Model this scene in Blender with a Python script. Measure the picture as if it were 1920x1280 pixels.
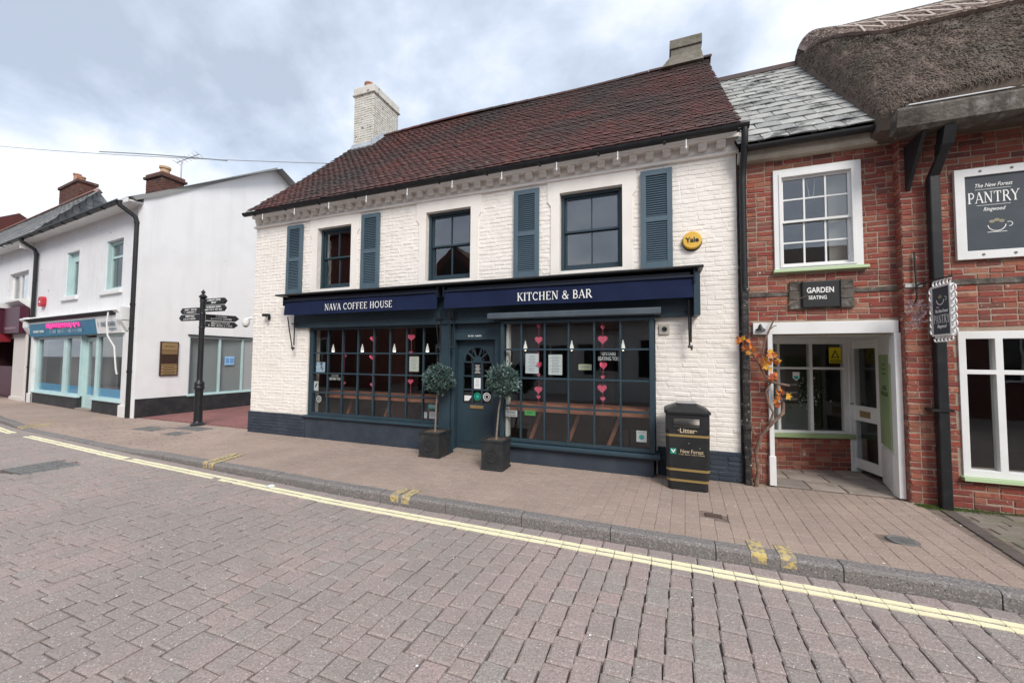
import bpy, bmesh, math, random
import numpy as np
from mathutils import Matrix, Vector
for o in list(bpy.data.objects): bpy.data.objects.remove(o)
S = bpy.context.scene
COL = S.collection
R = math.radians
rnd = random.Random(7)

# ------------------------------------------------------------------ camera
CAM = Vector((0, -6.11, 1.65))
YAW, PIT, ROL = R(20.7676), R(2.5361), R(0.4337)
_f = Vector((-math.sin(YAW)*math.cos(PIT), math.cos(YAW)*math.cos(PIT), math.sin(PIT)))
_r = Vector((math.cos(YAW), math.sin(YAW), 0)); _u = _r.cross(_f)
_r2 = math.cos(ROL)*_r + math.sin(ROL)*_u; _u2 = -math.sin(ROL)*_r + math.cos(ROL)*_u
cd = bpy.data.cameras.new('camera'); cam = bpy.data.objects.new('camera', cd); COL.objects.link(cam)
cd.sensor_width = 36; cd.lens = 731.18/1920*36; cd.clip_start = .05; cd.clip_end = 3000
m = Matrix((_r2, _u2, -_f)).transposed().to_4x4(); m.translation = CAM
cam.matrix_world = m; S.camera = cam
def proj(p):
    v = Vector(p)-CAM; d = v.dot(_f)
    if d < .05: return None
    return (960+731.18*v.dot(_r2)/d, 640-731.18*v.dot(_u2)/d, d)

# ------------------------------------------------------------------ world, sun, exposure
SUN_EL, SUN_AZ = R(42), R(142)      # azimuth measured from +Y clockwise: light comes from behind the camera
w = bpy.data.worlds.new('World'); S.world = w; w.use_nodes = True
nt = w.node_tree; N = nt.nodes; L = nt.links; N.clear()
def nd(t, **k):
    n = N.new(t)
    for a, b in k.items(): setattr(n, a, b)
    return n
wo = nd('ShaderNodeOutputWorld'); bg = nd('ShaderNodeBackground'); L.new(bg.outputs[0], wo.inputs[0])
bg.inputs[1].default_value = .085
sky = nd('ShaderNodeTexSky', sky_type='NISHITA'); sky.sun_disc = False
sky.sun_elevation = SUN_EL; sky.sun_rotation = SUN_AZ; sky.air_density = 1.0; sky.dust_density = 2.5
tc = nd('ShaderNodeTexCoord'); sx = nd('ShaderNodeSeparateXYZ'); L.new(tc.outputs['Generated'], sx.inputs[0])
za = nd('ShaderNodeMath', operation='MAXIMUM'); L.new(sx.outputs[2], za.inputs[0]); za.inputs[1].default_value = 0
zb = nd('ShaderNodeMath', operation='ADD'); L.new(za.outputs[0], zb.inputs[0]); zb.inputs[1].default_value = .42
dv = []
for i in (0, 1):
    q = nd('ShaderNodeMath', operation='DIVIDE'); L.new(sx.outputs[i], q.inputs[0]); L.new(zb.outputs[0], q.inputs[1]); dv.append(q)
cx = nd('ShaderNodeCombineXYZ'); L.new(dv[0].outputs[0], cx.inputs[0]); L.new(dv[1].outputs[0], cx.inputs[1]); cx.inputs[2].default_value = 3.7
n1 = nd('ShaderNodeTexNoise'); L.new(cx.outputs[0], n1.inputs['Vector']); n1.inputs['Scale'].default_value = 2.1; n1.inputs['Detail'].default_value = 7; n1.inputs['Roughness'].default_value = .56; n1.inputs['Distortion'].default_value = .15
r1 = nd('ShaderNodeValToRGB'); L.new(n1.outputs['Fac'], r1.inputs[0])
e = r1.color_ramp.elements; e[0].position = .38; e[0].color = (3.5, 4.0, 4.85, 1); e[1].position = .61; e[1].color = (7.2, 7.4, 7.6, 1)
k = r1.color_ramp.elements.new(.48); k.color = (4.7, 5.3, 6.3, 1)
mx = nd('ShaderNodeMix', data_type='RGBA'); mx.inputs['Factor'].default_value = .88
L.new(sky.outputs[0], mx.inputs[6]); L.new(r1.outputs[0], mx.inputs[7]); L.new(mx.outputs[2], bg.inputs[0])
sd = bpy.data.lights.new('sun', 'SUN'); so = bpy.data.objects.new('sun', sd); COL.objects.link(so)
sd.energy = 1.5; sd.angle = R(24); sd.color = (1, .96, .9)
sdir = Vector((math.sin(SUN_AZ)*math.cos(SUN_EL), math.cos(SUN_AZ)*math.cos(SUN_EL), math.sin(SUN_EL)))
so.rotation_euler = sdir.to_track_quat('Z', 'Y').to_euler(); so.location = (0, -20, 30)
S.cycles.max_bounces = 7; S.cycles.diffuse_bounces = 3; S.cycles.glossy_bounces = 4; S.cycles.transparent_max_bounces = 14; S.cycles.caustics_reflective = False; S.cycles.caustics_refractive = False
S.view_settings.view_transform = 'Standard'; S.view_settings.look = 'None'
S.view_settings.exposure = .98; S.view_settings.gamma = 1; S.view_settings.use_curve_mapping = False

# ------------------------------------------------------------------ materials
MATS = {}
def mat(name, base=(.5, .5, .5), rough=.7, ramp=None, noise=None, noise2=None, speck=None, streak=None, bump=None, bump2=None, metal=0, spec=.4, emit=None, coat=0):
    """procedural material on world position: ramp = colours picked at random per piece; noise=(scale,colour,lo,hi); speck=(scale,colour,threshold); bump=(scale,strength,distance)"""
    if name in MATS: return MATS[name]
    mt = bpy.data.materials.new(name); mt.use_nodes = True; t = mt.node_tree; n = t.nodes; l = t.links
    b = n['Principled BSDF']; b.inputs['Roughness'].default_value = rough; b.inputs['Metallic'].default_value = metal
    b.inputs['Specular IOR Level'].default_value = spec; b.inputs['Coat Weight'].default_value = coat
    def A(tp, **k):
        q = n.new(tp)
        for a_, b_ in k.items(): setattr(q, a_, b_)
        return q
    geo = A('ShaderNodeNewGeometry'); pos = geo.outputs['Position']
    if ramp:
        oi = A('ShaderNodeObjectInfo'); ad = A('ShaderNodeMath', operation='ADD'); l.new(oi.outputs['Random'], ad.inputs[0]); l.new(geo.outputs['Random Per Island'], ad.inputs[1])
        fr = A('ShaderNodeMath', operation='FRACT'); l.new(ad.outputs[0], fr.inputs[0])
        cr = A('ShaderNodeValToRGB'); l.new(fr.outputs[0], cr.inputs[0]); el = cr.color_ramp.elements
        el[0].position = 0; el[0].color = (*ramp[0], 1); el[1].position = 1; el[1].color = (*ramp[-1], 1)
        for i, c in enumerate(ramp[1:-1], 1): q = el.new(i/(len(ramp)-1)); q.color = (*c, 1)
        col = cr.outputs[0]
    else:
        rg = A('ShaderNodeRGB'); rg.outputs[0].default_value = (*base, 1); col = rg.outputs[0]
    def noisemix(col, sc, c2, lo, hi, det=6):
        tx = A('ShaderNodeTexNoise'); l.new(pos, tx.inputs['Vector']); tx.inputs['Scale'].default_value = sc; tx.inputs['Detail'].default_value = det; tx.inputs['Roughness'].default_value = .6
        mr = A('ShaderNodeMapRange'); l.new(tx.outputs['Fac'], mr.inputs[0]); mr.inputs[1].default_value = lo; mr.inputs[2].default_value = hi
        x = A('ShaderNodeMix', data_type='RGBA'); l.new(mr.outputs[0], x.inputs['Factor']); l.new(col, x.inputs[6]); x.inputs[7].default_value = (*c2, 1)
        return x.outputs[2]
    if noise: col = noisemix(col, *noise)
    if noise2: col = noisemix(col, *noise2)
    if streak:
        vm = A('ShaderNodeVectorMath', operation='MULTIPLY'); l.new(pos, vm.inputs[0]); vm.inputs[1].default_value = (1, 1, .07); keep = pos; pos = vm.outputs[0]; col = noisemix(col, *streak); pos = keep
    if speck: col = noisemix(col, speck[0], speck[1], speck[2], speck[2]+.04, 1)
    l.new(col, b.inputs['Base Color'])
    prev = None
    for bp in (bump, bump2):
        if bp:
            tx = A('ShaderNodeTexNoise'); l.new(pos, tx.inputs['Vector']); tx.inputs['Scale'].default_value = bp[0]; tx.inputs['Detail'].default_value = 4
            bn = A('ShaderNodeBump'); bn.inputs['Strength'].default_value = bp[1]; bn.inputs['Distance'].default_value = bp[2]; l.new(tx.outputs['Fac'], bn.inputs['Height'])
            if prev: l.new(prev, bn.inputs['Normal'])
            prev = bn.outputs[0]
    if prev: l.new(prev, b.inputs['Normal'])
    if emit: b.inputs['Emission Color'].default_value = (*emit[0], 1); b.inputs['Emission Strength'].default_value = emit[1]
    MATS[name] = mt; return mt
def glassmat(name, ior=1.75, tint=(1, 1, 1), wave=.0):
    mt = bpy.data.materials.new(name); mt.use_nodes = True; t = mt.node_tree; n = t.nodes; l = t.links; n.clear()
    o = n.new('ShaderNodeOutputMaterial'); mx = n.new('ShaderNodeMixShader'); tr = n.new('ShaderNodeBsdfTransparent'); gl = n.new('ShaderNodeBsdfGlossy'); lw = n.new('ShaderNodeLayerWeight'); lw.inputs[0].default_value = .5; pw = n.new('ShaderNodeMath'); pw.operation = 'POWER'; pw.inputs[1].default_value = 4.5; l.new(lw.outputs['Facing'], pw.inputs[0])
    fr = n.new('ShaderNodeMath'); fr.operation = 'MULTIPLY_ADD'; f0 = ((ior-1)/(ior+1))**2; fr.inputs[1].default_value = .9-f0; fr.inputs[2].default_value = f0; l.new(pw.outputs[0], fr.inputs[0])
    tr.inputs[0].default_value = (*tint, 1); gl.inputs['Roughness'].default_value = .01
    l.new(fr.outputs[0], mx.inputs[0]); l.new(tr.outputs[0], mx.inputs[1]); l.new(gl.outputs[0], mx.inputs[2]); l.new(mx.outputs[0], o.inputs[0])
    if wave:
        g = n.new('ShaderNodeNewGeometry'); tx = n.new('ShaderNodeTexNoise'); l.new(g.outputs['Position'], tx.inputs['Vector']); tx.inputs['Scale'].default_value = 3
        bn = n.new('ShaderNodeBump'); bn.inputs['Strength'].default_value = wave; bn.inputs['Distance'].default_value = .02; l.new(tx.outputs['Fac'], bn.inputs['Height']); l.new(bn.outputs[0], gl.inputs['Normal'])
    MATS[name] = mt; return mt
GLASS = glassmat('window_glass', 1.62, (.92, .94, .94), .02)
GLASSUP = glassmat('old_sash_glass', 2.25, (.85, .87, .88), .02)
CREAM = mat('cream_masonry_paint', (.88, .83, .77), .8, noise=(1.3, (.80, .74, .67), .45, .75), noise2=(22, (.64, .58, .51), .67, .8), streak=(9, (.74, .68, .61), .60, .80), bump=(50, .25, .01), bump2=(9, .5, .03))
CREAMR = mat('cream_render', (.87, .825, .77), .75, noise=(2, (.80, .745, .685), .45, .75), bump=(40, .15, .01))
PLINTH = mat('dark_blue_masonry_paint', (.03, .042, .062), .6, noise=(3, (.055, .066, .085), .4, .75), noise2=(9, (.10, .10, .10), .68, .85), bump=(18, .3, .015))
BLUE = mat('slate_blue_joinery_paint', (.027, .050, .067), .42, noise=(2.5, (.035, .061, .079), .4, .7), noise2=(26, (.16, .19, .2), .73, .8), bump=(30, .06, .01))
BLUELIT = mat('lit_joinery_paint', (.078, .122, .156), .5, noise=(3, (.092, .14, .175), .4, .7), bump=(40, .05, .01))  # same paint as BLUE, light falling on the shutters put into the colour
NAVY = mat('navy_awning_canvas', (.008, .014, .046), .85, noise=(3, (.012, .02, .06), .4, .7), bump=(5, .12, .03), spec=.2)
NAVYB = mat('dark_awning_metal', (.012, .017, .03), .35)
LEAD = mat('blue_grey_blind_cover', (.065, .085, .105), .5, noise=(4, (.09, .11, .125), .4, .7))
BLACK = mat('black_iron_paint', (.014, .015, .017), .42, noise=(8, (.028, .028, .028), .5, .75))
PEEL = mat('peeling_black_paint', (.016, .015, .015), .6, noise=(14, (.05, .045, .04), .45, .6), noise2=(17, (.42, .40, .37), .62, .67), bump=(25, .5, .02))
WHITE = mat('white_gloss_paint', (.8, .8, .79), .45, noise=(3, (.72, .72, .70), .45, .75), noise2=(30, (.5, .48, .44), .72, .8), bump=(30, .08, .01))
LETTER = mat('white_lettering', (.85, .85, .83), .6)
TILE = mat('clay_roof_tile', ramp=[(.100, .038, .034), (.124, .044, .038), (.083, .038, .035), (.14, .053, .044), (.106, .040, .035), (.076, .040, .037), (.117, .043, .037), (.092, .048, .042)], rough=.85, noise=(.55, (.062, .044, .040), .42, .62), noise2=(7, (.19, .16, .11), .62, .76), bump=(40, .2, .01))
UNDER = mat('roof_underlay', (.03, .022, .02), .9)
SLATE = mat('lichen_grey_slate', ramp=[(.30, .30, .285), (.38, .38, .36), (.25, .25, .245), (.42, .42, .395), (.33, .33, .315)], rough=.8, noise=(3.2, (.085, .085, .083), .50, .64), noise2=(15, (.60, .60, .55), .60, .70), bump=(30, .3, .01))
DSLATE = mat('dark_slate', ramp=[(.17, .18, .19), (.26, .265, .27), (.32, .32, .31), (.21, .22, .23)], rough=.8, noise=(3, (.36, .35, .32), .55, .75))
BRICK = mat('old_red_brick', ramp=[(.26, .062, .045), (.33, .09, .058), (.20, .05, .042), (.36, .14, .085), (.13, .05, .044), (.30, .072, .050), (.23, .058, .044), (.37, .17, .11), (.16, .062, .05)], rough=.85, noise=(11, (.20, .055, .045), .5, .75), noise2=(6.5, (.56, .47, .39), .655, .72), speck=(38, (.42, .31, .25), .71), bump=(35, .6, .012), bump2=(140, .3, .005))
MORTAR = mat('sandy_mortar', (.32, .245, .19), .95, noise=(8, (.42, .34, .265), .4, .7), bump=(60, .5, .01))
DBRICK = mat('dark_brick', ramp=[(.11, .05, .04), (.16, .07, .05), (.08, .045, .04)], rough=.9, noise=(5, (.2, .18, .15), .6, .8))
FLAKE = mat('flaking_white_brick', (.66, .64, .58), .85, noise=(5, (.55, .52, .45), .45, .7), noise2=(7, (.20, .15, .13), .62, .66), bump=(30, .2, .01))
SETT = mat('grey_pink_sett', ramp=[(.36, .296, .275), (.40, .31, .29), (.335, .296, .272), (.38, .296, .278), (.33, .302, .277), (.415, .312, .296), (.36, .30, .28)], rough=.85, noise=(.7, (.31, .265, .246), .40, .68), streak=(1.7, (.27, .23, .212), .56, .74), noise2=(65, (.21, .178, .165), .44, .74), speck=(80, (.60, .57, .55), .675), bump=(70, .8, .010), bump2=(14, .4, .012))
JOINT = mat('dark_joint_sand', (.105, .088, .078), .95, noise=(9, (.17, .14, .122), .4, .7))
PAVER = mat('buff_pink_paver', ramp=[(.38, .292, .242), (.415, .318, .265), (.36, .28, .236), (.40, .30, .25), (.39, .305, .257)], rough=.9, noise=(.9, (.31, .24, .20), .42, .68), noise2=(75, (.23, .17, .14), .46, .76), speck=(85, (.62, .54, .47), .68), bump=(80, .7, .007))
PJOINT = mat('paving_joint', (.22, .17, .14), .95, noise=(15, (.1, .085, .07), .45, .7))
REDPAVE = mat('red_alley_paver', ramp=[(.24, .105, .098), (.27, .12, .11), (.215, .10, .093)], rough=.9, noise=(2, (.2, .10, .095), .45, .7))
KERB = mat('granite_kerb', (.20, .182, .172), .8, noise=(3, (.18, .165, .16), .4, .7), noise2=(60, (.42, .40, .385), .52, .70), speck=(75, (.06, .055, .05), .64), bump=(60, .5, .01))
YELLOW = mat('yellow_road_paint', (.86, .81, .55), .7, noise=(9, (.74, .69, .48), .5, .7), noise2=(40, (.25, .22, .17), .66, .74), bump=(100, .4, .005))
YMARK = mat('worn_yellow_kerb_paint', (.60, .45, .16), .75, noise=(12, (.5, .41, .24), .45, .65), noise2=(28, (.26, .23, .2), .46, .56))
IRON = mat('cast_iron_cover', (.19, .185, .18), .6, noise=(10, (.13, .125, .12), .4, .7), bump=(60, .6, .01))
THATCH = mat('weathered_thatch', ramp=[(.12, .085, .066), (.18, .13, .102), (.075, .056, .046), (.25, .19, .152), (.14, .10, .078)], rough=.95, noise=(1.6, (.095, .083, .065), .45, .7), bump=(90, .35, .01))
RIDGE = mat('ridge_straw', ramp=[(.29, .22, .185), (.36, .275, .235), (.24, .18, .15), (.42, .33, .28)], rough=.95, noise=(6, (.22, .165, .14), .45, .7), bump=(50, .8, .015))
HAZEL = mat('split_hazel_rod', (.62, .53, .46), .8)
TIMBER = mat('weathered_grey_board', (.13, .115, .098), .9, noise=(9, (.25, .235, .215), .52, .66), noise2=(4, (.055, .045, .038), .46, .64), streak=(12, (.07, .06, .05), .5, .7), bump=(25, .8, .02))
WOOD = mat('counter_wood', (.42, .17, .10), .45, noise=(6, (.33, .12, .07), .4, .7))
STONE = mat('stone_flag', ramp=[(.30, .25, .215), (.36, .30, .26), (.25, .215, .19), (.40, .31, .29)], rough=.75, noise=(5, (.2, .17, .15), .45, .7), bump=(30, .3, .01))
GREENP = mat('sage_green_paint', (.30, .39, .19), .5, noise=(4, (.34, .43, .23), .4, .7))
GREENS = mat('pale_green_sill_paint', (.42, .54, .31), .5)
CHALK = mat('dark_slate_sign_board', (.045, .058, .072), .6, noise=(5, (.06, .073, .088), .4, .7))
PAPER = mat('white_paper', (.8, .82, .82), .7)
INK = mat('black_print', (.02, .02, .022), .6)
GREYINK = mat('grey_print', (.35, .36, .37), .6)
PINK = mat('pink_card_heart', (.75, .10, .18), .6)
PINK2 = mat('dusky_pink_card_heart', (.55, .13, .2), .6)
GOLD = mat('gold_band', (.33, .235, .09), .4, metal=.25)
GOLDT = mat('gold_lettering', (.58, .47, .31), .5)
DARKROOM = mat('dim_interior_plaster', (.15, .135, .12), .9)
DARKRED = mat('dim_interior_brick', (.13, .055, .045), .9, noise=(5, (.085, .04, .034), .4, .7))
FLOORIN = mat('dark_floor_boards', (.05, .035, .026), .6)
TERRA = mat('terracotta_pot', (.42, .20, .13), .85, noise=(6, (.5, .3, .2), .45, .7))
TERRAB = mat('buff_pot', (.52, .36, .22), .85)
WHITER = mat('white_render', (.87, .87, .87), .8, noise=(.8, (.80, .80, .80), .45, .72), noise2=(5, (.6, .59, .57), .69, .80), streak=(4, (.77, .77, .765), .50, .85), bump=(40, .15, .01), bump2=(3, .3, .03))
WHITEB = mat('white_painted_brickwork', (.80, .80, .81), .8, noise=(1.2, (.74, .74, .75), .42, .7), noise2=(4.5, (.36, .36, .37), .68, .72), streak=(6, (.66, .66, .67), .56, .8), bump=(9, .35, .02))
BLACKR = mat('black_plinth_paint', (.022, .023, .026), .6, noise=(4, (.05, .05, .052), .45, .75))
AQUA = mat('pale_aqua_frame', (.50, .66, .66), .4, noise=(3, (.44, .60, .60), .45, .7))
SIGNB = mat('blue_sign_face', (.012, .15, .27), .4, noise=(3, (.02, .18, .31), .4, .7))
PINKGLOW = mat('pink_neon_tube', (.8, .05, .3), .5, emit=((1, .08, .35), .22))
BLUEV = mat('bright_blue_vinyl', (.05, .48, .85), .4)
MAROON = mat('maroon_sign_face', (.075, .014, .03), .45)
GREYSCR = mat('mauve_grey_screen', (.29, .27, .27), .8)
BRASS = mat('brass_plate', (.33, .22, .10), .45, noise=(30, (.26, .165, .075), .4, .7))
DWOOD = mat('dark_brown_wood', (.045, .022, .014), .5)
RED = mat('red_plastic', (.5, .03, .045), .5)
YALE = mat('yellow_alarm_plastic', (.78, .48, .08), .4, noise=(4, (.72, .4, .03), .45, .7))
BARK = mat('grey_stem_bark', (.25, .21, .17), .9, noise=(20, (.17, .14, .11), .4, .7), bump=(40, .5, .01))
VINE = mat('dry_vine_bark', (.17, .105, .08), .9, noise=(18, (.28, .20, .155), .45, .7), bump=(30, .6, .01))
SOIL = mat('bark_mulch', (.075, .055, .042), .95, noise=(60, (.16, .12, .09), .5, .65), bump=(60, .8, .02))
PLANTER = mat('faux_lead_planter', (.027, .029, .031), .55, noise=(9, (.05, .052, .055), .5, .75))
BAY = mat('silvery_bay_leaf', ramp=[(.04, .075, .066), (.06, .112, .098), (.10, .165, .15), (.028, .055, .048), (.20, .27, .25), (.05, .095, .08), (.035, .07, .055)], rough=.5)
LEAFO = mat('orange_autumn_leaf', ramp=[(.55, .15, .02), (.62, .21, .03), (.42, .08, .025), (.68, .36, .04), (.30, .05, .04), (.5, .12, .03)], rough=.6)
MOSS = mat('green_moss', ramp=[(.07, .12, .025), (.11, .17, .03), (.05, .085, .02)], rough=.95)
BLOSSOM = mat('pale_pink_blossom', ramp=[(.62, .42, .47), (.72, .6, .62), (.45, .22, .3)], rough=.7)
GREENL = mat('green_print', (.09, .42, .09), .5)
TEAL = mat('teal_print', (.03, .42, .38), .5)
DKGREEN = mat('dark_green_print', (.01, .15, .075), .5)
YPRINT = mat('yellow_print', (.72, .6, .02), .5)
PHOTO = mat('winter_photo_print', (.55, .68, .82), .5, noise=(9, (.08, .09, .12), .52, .6))
BULB = mat('lit_glass_shade', (.9, .85, .75), .4, emit=((1, .86, .68), 5))
BULBW = mat('white_card_lampshade', (.75, .75, .72), .6, emit=((1, .93, .85), .35))
ALU = mat('aluminium_tube', (.45, .45, .46), .4, metal=.7)
GREYB = mat('opposite_red_brick', (.17, .055, .042), .9, noise=(3, (.12, .045, .038), .4, .7))
TUDOR = mat('opposite_dark_timber', (.02, .016, .014), .7)
ASPH = mat('far_ground', (.13, .12, .115), .95, noise=(.5, (.16, .15, .14), .4, .7))

# ------------------------------------------------------------------ helpers
def tag(o, label=None, cat=None, group=None, kind=None):
    if label: o['label'] = label
    if cat: o['category'] = cat
    if group: o['group'] = group
    if kind: o['kind'] = kind
    return o
BASE = {}
def adopt(o, parent):
    if parent is not None:
        o.parent = parent; o.matrix_parent_inverse = BASE[parent.name].inverted()
    BASE[o.name] = Matrix.Identity(4) if o.type != 'EMPTY' else BASE.get(o.name, Matrix.Identity(4))
def thing(name, label, cat, loc=(0, 0, 0), group=None, kind=None, parent=None):
    o = bpy.data.objects.new(name, None); COL.objects.link(o); o.location = loc; o.empty_display_size = .1
    BASE[o.name] = Matrix.Translation(loc)
    if parent is not None: o.parent = parent; o.matrix_parent_inverse = BASE[parent.name].inverted()
    return tag(o, label, cat, group, kind)
class MB:
    def __init__(s, M=None): s.v = []; s.f = []; s.M = M
    def add(s, vs, fs):
        b = len(s.v)
        s.v += [tuple(s.M @ Vector(q)) for q in vs] if s.M else [tuple(q) for q in vs]
        s.f += [[i+b for i in f] for f in fs]; return s
    def box(s, x0, x1, y0, y1, z0, z1):
        return s.add([(x, y, z) for z in (z0, z1) for y in (y0, y1) for x in (x0, x1)], [(0, 2, 3, 1), (4, 5, 7, 6), (0, 1, 5, 4), (2, 6, 7, 3), (0, 4, 6, 2), (1, 3, 7, 5)])
    def hexa(s, b, t):      # two quads
        return s.add(list(b)+list(t), [(3, 2, 1, 0), (4, 5, 6, 7)]+[(i, (i+1) % 4, 4+(i+1) % 4, 4+i) for i in range(4)])
    def prism(s, pts, y0, y1):      # polygon in XZ extruded along Y
        n = len(pts)
        return s.add([(x, y0, z) for x, z in pts]+[(x, y1, z) for x, z in pts], [tuple(range(n)), tuple(range(2*n-1, n-1, -1))]+[(i, n+i, n+(i+1) % n, (i+1) % n) for i in range(n)])
    def prismx(s, pts, x0, x1):     # polygon in YZ extruded along X
        n = len(pts)
        return s.add([(x0, y, z) for y, z in pts]+[(x1, y, z) for y, z in pts], [tuple(range(n-1, -1, -1)), tuple(range(n, 2*n))]+[(i, (i+1) % n, n+(i+1) % n, n+i) for i in range(n)])
    def tube(s, path, r, n=8, cap=True):
        P = [Vector(p) for p in path]; rr = r if isinstance(r, (list, tuple)) else [r]*len(P); vs = []; fs = []
        up = Vector((0, 0, 1)); prev = None
        for i, p in enumerate(P):
            d = (P[min(i+1, len(P)-1)]-P[max(i-1, 0)]).normalized()
            a = (prev if prev else (up if abs(d.z) < .9 else Vector((1, 0, 0)))); a = (a-d*a.dot(d)).normalized(); b = d.cross(a); prev = a
            vs += [p+(a*math.cos(2*math.pi*k/n)+b*math.sin(2*math.pi*k/n))*rr[i] for k in range(n)]
        for i in range(len(P)-1):
            for k in range(n): fs.append((i*n+k, i*n+(k+1) % n, (i+1)*n+(k+1) % n, (i+1)*n+k))
        if cap: fs += [tuple(range(n-1, -1, -1)), tuple(range((len(P)-1)*n, len(P)*n))]
        return s.add(vs, fs)
    def lathe(s, prof, c, n=20):
        vs = []; fs = []
        for r, z in prof: vs += [(c[0]+r*math.cos(2*math.pi*k/n), c[1]+r*math.sin(2*math.pi*k/n), c[2]+z) for k in range(n)]
        for i in range(len(prof)-1):
            for k in range(n): fs.append((i*n+k, i*n+(k+1) % n, (i+1)*n+(k+1) % n, (i+1)*n+k))
        fs += [tuple(range(n-1, -1, -1)), tuple(range((len(prof)-1)*n, len(prof)*n))]
        return s.add(vs, fs)
    def disc(s, c, r, y, n=24, rz=None, y1=None):    # disc in XZ facing -Y, thin
        return s.prism([(c[0]+r*math.cos(2*math.pi*k/n), c[1]+(rz or r)*math.sin(2*math.pi*k/n)) for k in range(n)], y, y1 if y1 is not None else y+.002)
    def ring(s, c, r0, r1, y0, y1, n=24, a0=0, a1=360):
        st = n if a1-a0 < 360 else n
        for k in range(st):
            a = R(a0+(a1-a0)*k/st); b = R(a0+(a1-a0)*(k+1)/st)
            q = [(c[0]+r*math.cos(t), c[1]+r*math.sin(t)) for r, t in ((r0, a), (r1, a), (r1, b), (r0, b))]
            s.hexa([(x, y0, z) for x, z in q], [(x, y1, z) for x, z in q])
        return s
    def wall(s, x0, x1, z0, z1, y0, y1, ops):       # wall slab facing -Y with rectangular holes, outer faces only
        xs = sorted({x0, x1, *[min(max(v, x0), x1) for o in ops for v in o[:2]]}); zs = sorted({z0, z1, *[min(max(v, z0), z1) for o in ops for v in o[2:]]})
        full = {}
        for i in range(len(xs)-1):
            for j in range(len(zs)-1):
                cx_, cz_ = (xs[i]+xs[i+1])/2, (zs[j]+zs[j+1])/2
                full[i, j] = not any(o[0] < cx_ < o[1] and o[2] < cz_ < o[3] for o in ops)
        for (i, j), fl in full.items():
            if not fl: continue
            a, b, c, d = xs[i], xs[i+1], zs[j], zs[j+1]
            s.add([(a, y0, c), (b, y0, c), (b, y0, d), (a, y0, d)], [(0, 1, 2, 3)]); s.add([(a, y1, c), (b, y1, c), (b, y1, d), (a, y1, d)], [(3, 2, 1, 0)])
            if not full.get((i-1, j)): s.add([(a, y0, c), (a, y0, d), (a, y1, d), (a, y1, c)], [(0, 1, 2, 3)])
            if not full.get((i+1, j)): s.add([(b, y0, c), (b, y1, c), (b, y1, d), (b, y0, d)], [(0, 1, 2, 3)])
            if not full.get((i, j-1)): s.add([(a, y0, c), (a, y1, c), (b, y1, c), (b, y0, c)], [(0, 1, 2, 3)])
            if not full.get((i, j+1)): s.add([(a, y0, d), (b, y0, d), (b, y1, d), (a, y1, d)], [(0, 1, 2, 3)])
        return s
    def mesh(s, name):
        me = bpy.data.meshes.new(name); me.from_pydata(s.v, [], s.f); me.update(); return me
    def build(s, name, mt, parent=None, smooth=False, bevel=0, seg=2):
        me = s.mesh(name)
        b = bmesh.new(); b.from_mesh(me)
        if bevel: bmesh.ops.remove_doubles(b, verts=b.verts, dist=1e-5); bmesh.ops.bevel(b, geom=b.edges[:], offset=bevel, segments=seg, affect='EDGES', profile=.5, clamp_overlap=True)
        bmesh.ops.recalc_face_normals(b, faces=b.faces); b.to_mesh(me); b.free()
        if smooth:
            for p in me.polygons: p.use_smooth = True
            me.set_sharp_from_angle(angle=R(40))
        me.materials.append(mt); o = bpy.data.objects.new(name, me); COL.objects.link(o)
        adopt(o, parent); return o
def boxo(name, mt, parent, x0, x1, y0, y1, z0, z1, M=None, bevel=.004):
    return MB(M).box(x0, x1, y0, y1, z0, z1).build(name, mt, parent, bevel=bevel)
def frame_at(ox, oy, ang=0, oz=0): return Matrix.Translation((ox, oy, oz)) @ Matrix.Rotation(ang, 4, 'Z')

# many alike pieces: the n that show largest become objects, the rest one joined part
def trs(loc, scale=(1, 1, 1), rot=None):
    q = Matrix.Translation(loc)
    if rot is not None: q = q @ rot
    return q @ Matrix.Diagonal((*scale, 1))
def pieces(parent, name, plural, mt, items, units, nobj=300, sizes=None):
    sc = []
    for i, q in enumerate(items):
        p = proj(q.translation); s_ = q.to_scale()
        sc.append((0 if not p or not (-40 < p[0] < 1960 and -40 < p[1] < 1320) else 1/p[2]**2*sorted((s_.x, s_.y, s_.z))[2]*sorted((s_.x, s_.y, s_.z))[1], i))
    order = [i for v, i in sorted(sc, reverse=True) if v > 0][:nobj]; pick = set(order)
    for u in units:
        if not u.materials: u.materials.append(mt)
    inv = BASE[parent.name].inverted()
    for i in order:
        o = bpy.data.objects.new(name, units[i % len(units)]); COL.objects.link(o)
        o.parent = parent; o.matrix_parent_inverse = inv; o.matrix_basis = items[i]
    rest = [i for i in range(len(items)) if i not in pick]
    if rest:
        U = []
        for u in units:
            a = np.empty(len(u.vertices)*3); u.vertices.foreach_get('co', a); U.append((a.reshape(-1, 3), [list(p.vertices) for p in u.polygons]))
        V = []; Fc = []; b = 0
        for i in rest:
            a, fs = U[i % len(units)]; q = np.array(items[i]); V.append(a @ q[:3, :3].T+q[:3, 3]); Fc += [[k+b for k in f] for f in fs]; b += len(a)
        me = bpy.data.meshes.new(plural); me.from_pydata(np.concatenate(V).tolist(), [], Fc); me.update(); me.materials.append(mt)
        o = bpy.data.objects.new(plural, me); COL.objects.link(o); adopt(o, parent); o['kind'] = 'stuff'
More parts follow.
